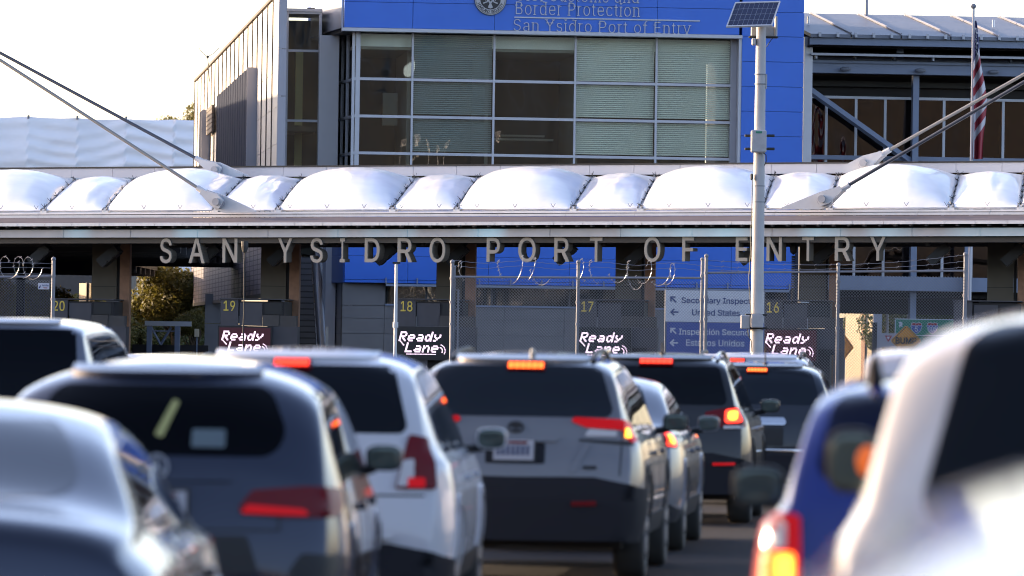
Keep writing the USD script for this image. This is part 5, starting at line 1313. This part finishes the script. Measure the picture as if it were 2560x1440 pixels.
    if 'brake' in spec:
        w, z, h, m = spec['brake'][:4]; cxb = spec['brake'][4] if len(spec['brake']) > 4 else 0; n = 6; off = spec.get('boff', .012)
        hb = R([(cxb - w - .01, z - h - .008), (cxb + w + .01, z - h - .008), (cxb + w + .01, z + h + .008), (cxb - w - .01, z + h + .008)], 'lamp_dark', 'brake_light', off, .04, .006)
        for i in range(n):
            a = cxb - w + 2 * w * i / n; b_ = cxb - w + 2 * w * (i + 1) / n - .006
            R([(a, z - h), (b_, z - h), (b_, z + h), (a, z + h)], m, 'lamp_cell', off + .006, .012, 0, parent=hb)
    for pts, m, nm, *o in spec.get('rear', []):
        off = o[0] if o else .010; r_ = o[1] if len(o) > 1 else .015
        for q in both(pts): R(q, m, nm, off, .03, r_)
    for pts, m, nm, *o in spec.get('mid', []):
        R(pts, m, nm, o[0] if o else .008, o[1] if len(o) > 1 else .02, o[2] if len(o) > 2 else .01)
    if 'plate' in spec:
        z, x = spec['plate']; fr_ = R([(x-.165, z-.09), (x+.165, z-.09), (x+.165, z+.09), (x-.165, z+.09)], 'car_black', 'plate_frame', .018, .03, .01)
        R([(x-.148, z-.073), (x+.148, z-.073), (x+.148, z+.073), (x-.148, z+.073)], 'plate', 'license_plate', .021, .01, .006, parent=fr_)
        R([(x-.10, z+.045), (x+.10, z+.045), (x+.10, z+.063), (x-.10, z+.063)], 'lamp_dark', 'plate_heading', .0235, .006, 0, parent=fr_)
        for i in range(7): R([(x-.125+.036*i, z-.04), (x-.100+.036*i, z-.04), (x-.100+.036*i, z+.03), (x-.125+.036*i, z+.03)], 'plate_ink', 'plate_character', .0235, .006, .004, parent=fr_)
    if 'emblem' in spec:
        z, r_, kind, m = spec['emblem']
        def ell(cx_, cz_, a, b_, w): 
            e = affinity.scale(Point(0, 0).buffer(1, 24), a, b_); return affinity.translate(e.difference(affinity.scale(e, 1 - w / a, 1 - w / b_)), cx_, cz_)
        if kind == 'ovals': E = unary_union([ell(0, 0, r_ * 1.45, r_, .014), ell(0, -.004, r_ * .42, r_ * .85, .012), ell(0, r_ * .35, r_ * .95, r_ * .42, .012)])
        elif kind == 'star': E = unary_union([ell(0, 0, r_, r_, .013)] + [affinity.rotate(Polygon([(-.012, 0), (0, r_ * .97), (.012, 0)]), a, origin=(0, 0)) for a in (0, 120, 240)])
        else: E = ell(0, 0, r_ * 1.4, r_ * .7, .02)
        t.part('emblem', B.patch(affinity.translate(E, 0, z), B.rear, .02, .02, .05), m)
    # lower dark band round the tail
    if 'bumper' in spec:
        z0, z1, m, o = spec['bumper']; sm = W + .32
        R([(-sm, z0), (sm, z0), (sm, z1 - .10), (sm - .32, z1 - .07), (W * .62, z1), (-W * .62, z1), (-sm + .32, z1 - .07), (-sm, z1 - .10)], m, 'bumper', o, .05, .03, size=.09)
    if 'exhaust' in spec:
        for x in spec['exhaust']: t.part('exhaust', lathe([(.045, -.02), (.045, .16), (.035, .16), (.035, .0), (0, .0)], 14, 'y').apply_translation((x, .04, .36)), 'chrome')
    # side glass
    for sx in (-1, 1):
        zb_ = float(B.pbelt(B.L * .45)); 
        for q in (.40, .62): S([(B.L * q, zb_ - .14), (B.L * q + .2, zb_ - .14), (B.L * q + .2, zb_ - .10), (B.L * q, zb_ - .10)], spec.get('handle', paint_), 'door_handle', sx, .035, .04, .012)
        if spec.get('sill', True): S([(B.axles[0] + B.wr + .07, B.zbot + .02), (B.axles[1] - B.wr - .07, B.zbot + .02), (B.axles[1] - B.wr - .07, B.zbot + .17), (B.axles[0] + B.wr + .07, B.zbot + .17)], 'cladding', 'sill', sx, .012, .03, .02)
        if spec.get('arch', True):
            for ay in B.axles:
                ar = Point(ay, B.wr).buffer(B.wr + .125, 24).difference(Point(ay, B.wr).buffer(B.wr + .058, 24)).intersection(sbox(0, B.zbot + .02, B.L, 2))
                t.part('wheel_arch', B.patch(ar, lambda y, z: B.side(y, z, sx), .012, .03), spec.get('arch_m', 'cladding'), smooth=40)
        for q in spec.get('gaps', (yb0 + .02, yb0 + (yb1 - yb0) * .36, yb0 + (yb1 - yb0) * .70)):
            zt_ = float(B.pbelt(q)) + .02; S([(q, B.zbot + .2), (q + .014, B.zbot + .2), (q + .014, zt_), (q, zt_)], 'car_black', 'door_gap', sx, .002, .01, 0)
        # mirror
        if spec.get('no_mirror'): continue
        my = spec.get('mirror_y', B.L * .665); mz = float(B.pbelt(my)) + spec.get('mirror_dz', .11); hwm = float(B.hw(my, mz - .08)); mw, mh = spec.get('mirror', (.098, .070))
        x0 = sx * (hwm + spec.get('mirror_gap', .05) + mw); sh = trimesh.creation.icosphere(3, 1.0); v = np.array(sh.vertices); v = np.sign(v) * np.abs(v) ** .62
        v = v * [mw, .075, mh]; v[:, 1] = np.where(v[:, 1] < -.03, -.03, v[:, 1]); sh.vertices = v + [x0, my, mz]
        mp = t.part('mirror', sh, spec.get('mirror_m', paint_), smooth=40)
        gl = trimesh.creation.icosphere(2, 1.0); v = np.array(gl.vertices); v = np.sign(v) * np.abs(v) ** .62 * [mw * .86, .006, mh * .84]; gl.vertices = v + [x0, my - .034, mz]
        t.part('mirror_glass', gl, 'mirror_glass', parent=mp)
        if 'mirror_reflection' in spec:
            gl2 = trimesh.creation.icosphere(2, 1.0); v = np.array(gl2.vertices) * [.035, .006, .05]; gl2.vertices = v + [x0 - sx * mw * .55, my - .042, mz + .0]; t.part('orange_reflection', gl2, 'reflection_orange', parent=mp)  # orange reflection in the mirror, painted as a glowing patch
        t.part('mirror_arm', tube([(sx * hwm * .99, my + .03, mz - .07), (x0 - sx * mw * .5, my + .02, mz - .05)], .03, 6), 'car_black', parent=mp)
    # roof rails, aerial
    if 'rails' in spec:
        a, b_, m = spec['rails']
        for sx in (-1, 1):
            P_ = []
            for yy in np.linspace(a, b_, 12):
                z = float(B.ptop(yy)); h = float(B.hw(yy, z - .05)) * .95; e_ = min(1, 4 * min((yy - a), (b_ - yy)) / (b_ - a) + .05); P_.append((sx * h, yy, z - .045 + .055 * e_ ** .5))
            t.part('roof_rail', tube(B.bend(P_), .021, 7), m, smooth=40)
    if 'fin' in spec:
        x, yy, h, m = spec['fin']; z = float(B.ptop(yy)); t.part('roof_aerial', cat(tube([(x, yy + .08, z), (x, yy, z + h * .6), (x, yy - .03, z + h)], [.035, .022, .008], 8)), m, smooth=40)
    if 'whip' in spec:
        x, yy, h = spec['whip']; z = float(B.ptop(yy)); t.part('roof_aerial', cat(tube([(x, yy, z - .02), (x, yy, z + .03)], .03, 8), tube([(x, yy, z), (x, yy - .08, z + h)], .008, 5)), 'car_black')
    # wheels
    for ay in B.axles:
        for sx in (-1, 1):
            r_ = B.wr; w_ = .115; cxw = sx * (W - w_ - .015)
            ty = lathe([(r_ * .62, -w_), (r_ * .93, -w_), (r_, -w_ * .72), (r_, w_ * .72), (r_ * .93, w_), (r_ * .62, w_), (r_ * .62, -w_)], 32, 'x'); ty.apply_translation((cxw, ay, r_))
            wp = t.part('wheel', ty, 'tyre', smooth=40)
            rm = [lathe([(0, -.02), (r_ * .61, -.02), (r_ * .61, .03), (r_ * .52, .02), (r_ * .14, .04), (0, .04)], 24, 'x')]
            for k in range(5): 
                b5 = bx(-.01, .055, -.035, .035, .05, r_ * .58); b5.apply_transform(trimesh.transformations.rotation_matrix(k * 2 * np.pi / 5, [1, 0, 0])); rm.append(b5)
            rm = cat(rm)
            if sx < 0: rm.apply_transform(trimesh.transformations.rotation_matrix(np.pi, [0, 0, 1]))
            rm.apply_translation((cxw + sx * w_ * .55, ay, r_)); t.part('rim', rm, 'rim', parent=wp)
    t.part('floor_pan', bx(-W * .82, W * .82, .35, B.L - .3, B.zbot - .06, B.zbot + .04), 'car_black')
    t.part('axle', tube([(-W * .7, B.axles[0], B.wr), (W * .7, B.axles[0], B.wr)], .05, 6), 'car_black')
    if 'extra' in spec: spec['extra'](t, B, R, S)
    return t

def suv_top(H, L, zwin, tail=.36, deck=.98, hood=1.08):
    """roof line of a tall car: (distance from the tail, height)"""
    return [(0, .62), (.02, .78), (.05, .92), (.08, deck), (.12, zwin), (.12 + tail * .55, zwin + (H - zwin) * .62), (.12 + tail, H - .075), (.12 + tail + .22, H - .035), (L * .30, H - .01), (L * .40, H), (L * .50, H - .02), (L * .57, H - .075), (L * .765, hood + .05), (L * .80, hood), (L * .93, hood - .10), (L * .975, hood - .22), (L - .01, .72), (L, .66)]
# 1 dark grey sports utility car, nearest of the queue
b = Body(4.66, .91, suv_top(1.655, 4.66, 1.16, .40, 1.03), [(0, .98), (1.2, 1.02), (4.66, .98)], 1.655, tum=.215, roofr=.20, rn=2.0, rear=(.12, .6), bow=.10, shoulder=.0)
car('grey_suv', 'dark slate grey sports utility car with round star badge, large in the left foreground', b, 'paint_slate', 28.6, 390, dict(mirror_gap=.0, tint='pane_dark', 
    window=(.66, .53, 1.175, 1.51), wr=.12, spoiler=(.54, 1.565, .06),     rear=[([(.37, .905), (.46, 1.015), (.70, 1.035), (1.10, 1.02), (1.12, .94), (.95, .89), (.62, .885)], 'lamp_dark', 'tail_lamp', .014, .03),
          ([(.40, .905), (.44, .945), (.70, .925), (.74, .895)], 'lamp_red', 'tail_lamp_strip', .020, .008),
          ([(.62, .60), (.92, .58), (1.0, .70), (.70, .72)], 'car_black', 'bumper_vent', .010, .03), ([(.585, .83), (.597, .83), (.597, .885), (.585, .885)], 'car_black', 'tailgate_gap', .003, 0)],
    mid=[([(-.50, .62), (.50, .62), (.44, .80), (-.44, .80)], 'car_black', 'bumper_recess', .008, .02, .03), ([(-.60, .822), (.60, .822), (.60, .832), (-.60, .832)], 'car_black', 'bumper_joint', .003, .01, 0), ([(-.36, 1.055), (.36, 1.055), (.36, 1.075), (-.36, 1.075)], 'paint_slate', 'tailgate_crease', .018, .03, .006)],
    plate=(.93, .0), emblem=(1.118, .058, 'star', 'rim'), sticker=(.16, .32, 1.215, 1.30), side=(.62, .80, 3.35, 2.75, 3), screen=(2.66, 3.45), bumper=(.30, .58, 'cladding', .02), exhaust=(-.55, .55), arch_m='paint_slate', mirror_m='paint_slate'), skew=.058)
# 2 white crossover in front of it
b = Body(4.70, .965, suv_top(1.70, 4.70, 1.20, .34, 1.02), [(0, 1.03), (1.2, 1.04), (4.7, 1.0)], 1.70, tum=.26, roofr=.13, rn=2.2, rear=(.13, .5))
car('white_crossover', 'white crossover with tall trapezoid red tail lamp, behind the slate grey car', b, 'paint_white', 34.6, 716, dict(tint='pane_dark', 
    window=(.70, .60, 1.205, 1.595), wr=.05, spoiler=(.62, 1.635, .06), brake=(.10, 1.585, .016, 'lamp_on'), boff=.03,
    rear=[([(.625, .885), (.70, 1.20), (.835, 1.175), (.865, .885)], 'lamp_dark', 'tail_lamp', .016, .02), ([(.635, .895), (.67, 1.05), (.735, 1.06), (.735, .91)], 'lamp_clear', 'reverse_lamp', .020, .01), ([(.70, .895), (.80, .895), (.80, .95), (.70, .95)], 'lamp_red', 'tail_lamp_bulb', .021, .01)],
    mid=[([(-.45, .92), (.45, .92), (.42, 1.08), (-.42, 1.08)], 'paint_white', 'plate_recess', -.004, .02, .03), ([(-.62, .60), (.62, .60), (.62, .63), (-.62, .63)], 'paint_white', 'bumper_step', .03, .05, .008), ([(-.80, .845), (.80, .845), (.80, .856), (-.80, .856)], 'car_black', 'bumper_joint', .003, .01, 0)],
    plate=(.99, .0), emblem=(1.135, .05, 'oval', 'chrome'), side=(.62, .85, 3.38, 2.80, 3), screen=(2.7, 3.5), bumper=(.30, .575, 'cladding', .02), exhaust=(.5,), arch_m='paint_white', mirror_m='paint_white'), skew=.037)
# 3 silver compact sport utility with the black bumper
b = Body(4.60, .935, suv_top(1.685, 4.60, 1.19, .33, 1.02), [(0, 1.02), (1.2, 1.04), (4.6, 1.0)], 1.685, tum=.25, roofr=.12, rn=2.2, rear=(.11, .42))
car('silver_suv', 'silver sports utility car with black bumper and lit brake bar, centre of the picture', b, 'paint_silver', 44.0, 1288, dict(
    window=(.725, .605, 1.205, 1.575), wr=.06, spoiler=(.60, 1.615, .07), brake=(.132, 1.565, .018, 'lamp_hot', .05), boff=.02,
    rear=[([(.40, 1.175), (.43, 1.20), (.80, 1.185), (1.02, 1.15), (.98, 1.03), (.86, 1.02), (.78, 1.115), (.52, 1.13)], 'lamp_red', 'tail_lamp', .018, .012),
          ([(.50, 1.065), (.54, 1.118), (.74, 1.105), (.74, 1.065)], 'lamp_clear', 'reverse_lamp', .015, .01), ([(.46, 1.045), (.86, 1.03), (.90, 1.0), (.47, 1.03)], 'car_black', 'lamp_surround', .012, .005),
          ([(.42, .555), (.60, .56), (.60, .595), (.42, .59)], 'lamp_dark', 'reflector', .045, .008),
          ([(.50, 1.02), (.56, 1.02), (.44, .80), (.40, .80)], 'paint_silver', 'tailgate_crease', .012, .01), ([(.765, .78), (.775, .78), (.79, 1.16), (.78, 1.16)], 'car_black', 'tailgate_gap', .003, .0)],
    mid=[([(-.30, 1.06), (.34, 1.06), (.30, 1.02), (-.30, 1.02)], 'paint_silver', 'tailgate_lip', .02, .03, .01), ([(-.22, .86), (.22, .86), (.22, 1.015), (-.22, 1.015)], 'cladding', 'plate_recess', .004, .02, .02), ([(.50, .825), (.60, .825), (.60, .85), (.50, .85)], 'car_black', 'model_badge', .012, .01, .004), ([(.795, 1.055), (.865, 1.05), (.875, 1.12), (.80, 1.125)], 'lamp_amber', 'turn_signal', .026, .008, .02)],
    plate=(.955, -.01), emblem=(1.125, .042, 'ovals', 'car_black'), side=(.62, .80, 3.30, 2.72, 3), screen=(2.62, 3.4), rails=(.65, 2.5, 'car_black'), fin=(.08, .55, .07, 'paint_pearl'), bumper=(.30, .765, 'cladding', .03), exhaust=(.62,), mirror_m='car_black'))
# 4 silver grey sedan, mostly hidden by 3
sed = [(0, .62), (.02, .80), (.05, .95), (.10, 1.04), (.40, 1.08), (.62, 1.11), (1.45, 1.41), (1.9, 1.465), (2.35, 1.48), (2.8, 1.43), (3.65, 1.06), (3.8, 1.02), (4.5, .90), (4.7, .76), (4.78, .66), (4.8, .62)]
b = Body(4.80, .915, sed, [(0, .93), (1.5, .95), (4.8, .92)], 1.48, tum=.27, roofr=.11, zbot=.26, wheel_r=.33, axles=(1.0, 3.75))
car('silver_sedan', 'grey silver sedan with lit tail lamp, half hidden beside the silver sports utility car', b, 'paint_grey', 50.3, 1432, dict(
    window=(.60, .50, 1.13, 1.40), wr=.05, rear=[([(.62, .90), (.66, 1.03), (1.0, 1.0), (1.02, .88)], 'lamp_dark', 'tail_lamp', .014, .02), ([(.78, .90), (.80, 1.0), (.93, .99), (.93, .89)], 'lamp_on', 'brake_lamp', .02, .02), ([(.81, .92), (.82, .98), (.89, .97), (.89, .91)], 'lamp_amber', 'brake_bulb', .026, .02)],
    plate=(.86, 0), side=(1.15, 1.62, 3.45, 2.85, 2), screen=(2.8, 3.6), bumper=(.26, .46, 'cladding', .012), arch_m='paint_grey', mirror_m='paint_grey'))
# 5 black sports utility car with roof rails
b = Body(4.68, .945, suv_top(1.675, 4.68, 1.15, .34, 1.02), [(0, 1.02), (1.2, 1.04), (4.6, 1.0)], 1.675, tum=.25, roofr=.09)
car('black_suv', 'black sports utility car with roof rails, just right of the silver one', b, 'paint_black', 58.6, 1634, dict(
    window=(.72, .62, 1.17, 1.54), wr=.05, spoiler=(.60, 1.61, .05), brake=(.16, 1.565, .018, 'lamp_on'), boff=.03,
    rear=[([(.48, .965), (.50, 1.10), (.78, 1.155), (.96, 1.13), (.98, .96), (.80, .95)], 'lamp_dark', 'tail_lamp', .016, .02), ([(.69, .99), (.69, 1.12), (.83, 1.14), (.86, 1.0)], 'lamp_on', 'brake_lamp', .022, .03), ([(.72, 1.02), (.72, 1.10), (.80, 1.11), (.82, 1.02)], 'lamp_amber', 'brake_bulb', .028, .03), ([(.68, .935), (.86, .94), (.86, .97), (.68, .965)], 'lamp_clear', 'reverse_lamp', .022, .006), ([(.58, .58), (.80, .585), (.80, .61), (.58, .605)], 'lamp_red', 'reflector', .04, .008)],
    plate=(.92, 0), emblem=(1.06, .04, 'oval', 'chrome'), side=(.62, .80, 3.35, 2.75, 3), screen=(2.66, 3.45), rails=(.62, 2.7, 'paint_silver'), whip=(.04, .75, .13), bumper=(.30, .70, 'cladding', .025), handle='chrome', mirror_m='paint_black'))
# 6 charcoal small utility car
b = Body(4.25, .90, suv_top(1.585, 4.25, 1.10, .36, 1.0), [(0, .98), (1.2, 1.0), (4.2, .96)], 1.585, tum=.27, roofr=.12, axles=(.82, 3.4))
car('charcoal_hatchback', 'charcoal small hatchback with chrome tailgate bar and lit brake bar, right of the black one', b, 'paint_charcoal', 66.0, 1900, dict(tint='pane_light', 
    window=(.66, .55, 1.115, 1.50), wr=.10, spoiler=(.52, 1.525, .07), brake=(.11, 1.475, .014, 'lamp_hot', -.05), boff=.02,
    rear=[([(.58, .92), (.62, 1.05), (.92, 1.03), (.92, .92)], 'lamp_dark', 'tail_lamp', .016, .02)],
    mid=[([(-.16, .885), (.30, .885), (.27, .965), (-.13, .965)], 'chrome', 'tailgate_bar', .03, .05, .03), ([(-.3, .60), (.5, .60), (.5, .625), (-.3, .625)], 'chrome', 'bumper_strip', .03, .04, .006), ([(-.2, .66), (.26, .66), (.26, .86), (-.2, .86)], 'car_black', 'plate_recess', .008, .02, .02)],
    side=(.62, .78, 3.05, 2.5, 3), screen=(2.42, 3.15), whip=(.03, .62, .20), bumper=(.30, .56, 'cladding', .02), mirror_m='paint_charcoal'))
# 7 white sports utility car beyond it
b = Body(4.8, .98, suv_top(1.68, 4.8, 1.18, .34, 1.02), [(0, 1.02), (1.2, 1.04), (4.6, 1.0)], 1.68, tum=.24, roofr=.09)
car('white_suv', 'white sports utility car farthest in the queue, only its roof and brake bar showing', b, 'paint_white', 73.0, 1868, dict(
    window=(.74, .62, 1.20, 1.56), spoiler=(.62, 1.61, .05), brake=(.085, 1.56, .016, 'lamp_on', -.14), boff=.03, rear=[([(.62, .95), (.64, 1.12), (.95, 1.10), (.95, .95)], 'lamp_dark', 'tail_lamp', .014, .02)],
    side=(.62, .8, 3.4, 2.8, 3), screen=(2.72, 3.5), rails=(.7, 2.7, 'car_black'), bumper=(.30, .6, 'cladding', .02)))
# 8 blue utility car in the right lane
b = Body(4.6, .945, suv_top(1.655, 4.6, 1.22, .30, 1.05), [(0, 1.10), (1.2, 1.10), (4.6, 1.0)], 1.655, tum=.19, roofr=.085, rear=(.09, .4))
car('blue_suv', 'deep blue sports utility car with bright lit tail lamp at lower right', b, 'paint_blue', 21.0, 2548, dict(
    window=(.72, .655, 1.27, 1.57), wr=.05, rear=[([(.755, .86), (.765, 1.145), (.90, 1.14), (1.06, 1.10), (1.06, .84)], 'lamp_red', 'tail_lamp', .016, .02), ([(.81, 1.02), (.81, 1.12), (.90, 1.12), (.90, 1.02)], 'lamp_clear', 'reverse_lamp', .022, .02), ([(.775, .90), (.775, 1.01), (.905, 1.01), (.905, .89)], 'lamp_hot', 'brake_lamp', .022, .02), ([(.785, .915), (.785, .995), (.84, .995), (.84, .91)], 'lamp_amber', 'brake_bulb', .028, .02)],
    plate=(.9, 0), side=(.62, .8, 3.3, 2.7, 3), screen=(2.62, 3.4), fin=(-.52, .62, .10, 'car_black'), bumper=(.30, .72, 'cladding', .02), mirror=(.105, .085), mirror_m='car_black'))
# 9 tall white utility car in the right foreground, and the pale car whose roof blurs in front of it
b = Body(4.7, .985, suv_top(1.89, 4.7, 1.26, .30, 1.05, 1.2), [(0, 1.20), (1.2, 1.22), (4.7, 1.16)], 1.89, tum=.20, roofr=.17, rn=2.0, axles=(.95, 3.75), wheel_r=.39, rear=(.10, .45), bow=.07)
car('tall_white_suv', 'tall white sports utility car with big dark rear window at the right edge', b, 'paint_pearl', 16.0, 2963, dict(tint='pane_dark',
    window=(.715, .575, 1.27, 1.81), wr=.06, spoiler=(.54, 1.845, .05), rear=[([(.80, .80), (.80, 1.02), (1.06, 1.02), (1.06, .80)], 'lamp_dark', 'tail_lamp', .012, .02)], plate=(.95, 0),
    side=(.50, .66, 3.4, 2.85, 3), screen=(2.72, 3.6), bumper=(.30, .62, 'cladding', .02), mirror=(.085, .105), mirror_gap=.0, mirror_dz=.17, mirror_y=3.2, mirror_m='car_black', mirror_reflection=True, handle='chrome'))
b = Body(4.6, .94, suv_top(1.69, 4.6, 1.20, .40, 1.02), [(0, 1.02), (1.2, 1.04), (4.6, 1.0)], 1.69, tum=.24, roofr=.15, rn=2.0)
car('pale_suv', 'pale strongly blurred sports utility car whose roof fills the lower right corner', b, 'paint_beige', 2.9, 5330, dict(
    window=(.70, .58, 1.20, 1.56), wr=.06, rear=[([(.60, .95), (.62, 1.10), (1.0, 1.08), (1.0, .95)], 'lamp_dark', 'tail_lamp', .014, .02)], plate=(.9, 0), side=(.62, .8, 3.3, 2.7, 3), screen=(2.62, 3.4), bumper=(.30, .62, 'cladding', .02)))
# 10 silver sedan in the left foreground
s10 = [(0, .60), (.02, .78), (.05, .95), (.09, 1.06), (.20, 1.125), (.52, 1.16), (.75, 1.19), (1.55, 1.44), (2.0, 1.495), (2.4, 1.50), (2.9, 1.44), (3.7, 1.06), (3.85, 1.02), (4.4, .90), (4.6, .76), (4.66, .64), (4.68, .60)]
b = Body(4.68, .925, s10, [(0, .90), (1.5, .95), (4.7, .92)], 1.50, tum=.33, roofr=.11, rn=2.0, zbot=.26, wheel_r=.33, axles=(1.0, 3.7), rear=(.10, .5), shoulder=.05)
car('silver_coupe', 'out of focus silver sedan filling the lower left corner', b, 'paint_mirror_silver', 20.3, -268, dict(tint='pane_bright', 
    window=(.60, .48, 1.17, 1.43), wr=.06, rear=[([(.55, .72), (.58, .90), (1.0, .90), (1.02, .74)], 'lamp_dark', 'tail_lamp', .014, .02)], plate=(.78, 0),
    side=(1.2, 1.68, 3.5, 2.9, 2), screen=(2.85, 3.65), bumper=(.26, .40, 'cladding', .01), arch_m='paint_silver', no_mirror=True), skew=.075)
# 11 tall white utility car at far left
b = Body(5.2, 1.0, suv_top(1.905, 5.2, 1.26, .26, 1.05, 1.2), [(0, 1.12), (1.2, 1.14), (5.2, 1.1)], 1.905, tum=.22, roofr=.09, axles=(1.05, 4.0), wheel_r=.39)
car('tall_suv', 'tall dark grey sports utility car with large dark rear window at far left', b, 'paint_grey', 50.0, -30, dict(tint='pane_dark', 
    window=(.76, .68, 1.08, 1.80), wr=.04, spoiler=(.56, 1.845, .06), rear=[([(.80, .95), (.80, 1.50), (.92, 1.50), (1.0, .95)], 'lamp_dark', 'tail_lamp', .012, .02)], plate=(1.0, 0), side=(.55, .70, 3.6, 3.1, 3), screen=(2.95, 3.9), bumper=(.3, .62, 'cladding', .02), mirror_m='paint_grey'), skew=.03)
# 12 white van in the right lane
b = Body(4.9, .975, suv_top(1.765, 4.9, 1.22, .26, 1.05, 1.1), [(0, 1.1), (1.2, 1.1), (4.9, 1.05)], 1.765, tum=.09, roofr=.06, rn=3.0, axles=(.95, 3.9))
car('white_van', 'plain white van ahead of the deep blue car, below the BUMP sign', b, 'paint_white', 37.0, 2490, dict(
    window=(.66, .60, 1.20, 1.50), wr=.05, rear=[([(.80, .9), (.80, 1.3), (.95, 1.3), (.95, .9)], 'lamp_dark', 'tail_lamp', .012, .02)], side=(.6, .72, 3.6, 3.0, 3), screen=(2.9, 3.8), bumper=(.3, .6, 'cladding', .02)), cat_='van')
# 13 white hatchback beyond the grey car
b = Body(4.3, .92, suv_top(1.56, 4.3, 1.12, .36, 1.0), [(0, .98), (1.2, 1.0), (4.2, .96)], 1.56, tum=.22, roofr=.08, axles=(.85, 3.4))
car('white_hatchback', 'white car in the next lane left, roof just above the slate grey car', b, 'paint_white', 72.0, 352, dict(
    window=(.66, .56, 1.14, 1.45), spoiler=(.54, 1.50, .05), brake=(.16, 1.455, .014, 'lamp_on'), boff=.03, rear=[([(.6, .92), (.62, 1.05), (.92, 1.03), (.92, .92)], 'lamp_dark', 'tail_lamp', .014, .02)], side=(.6, .78, 3.05, 2.5, 3), screen=(2.45, 3.2), rails=(.6, 2.4, 'car_black'), bumper=(.3, .56, 'cladding', .02)))
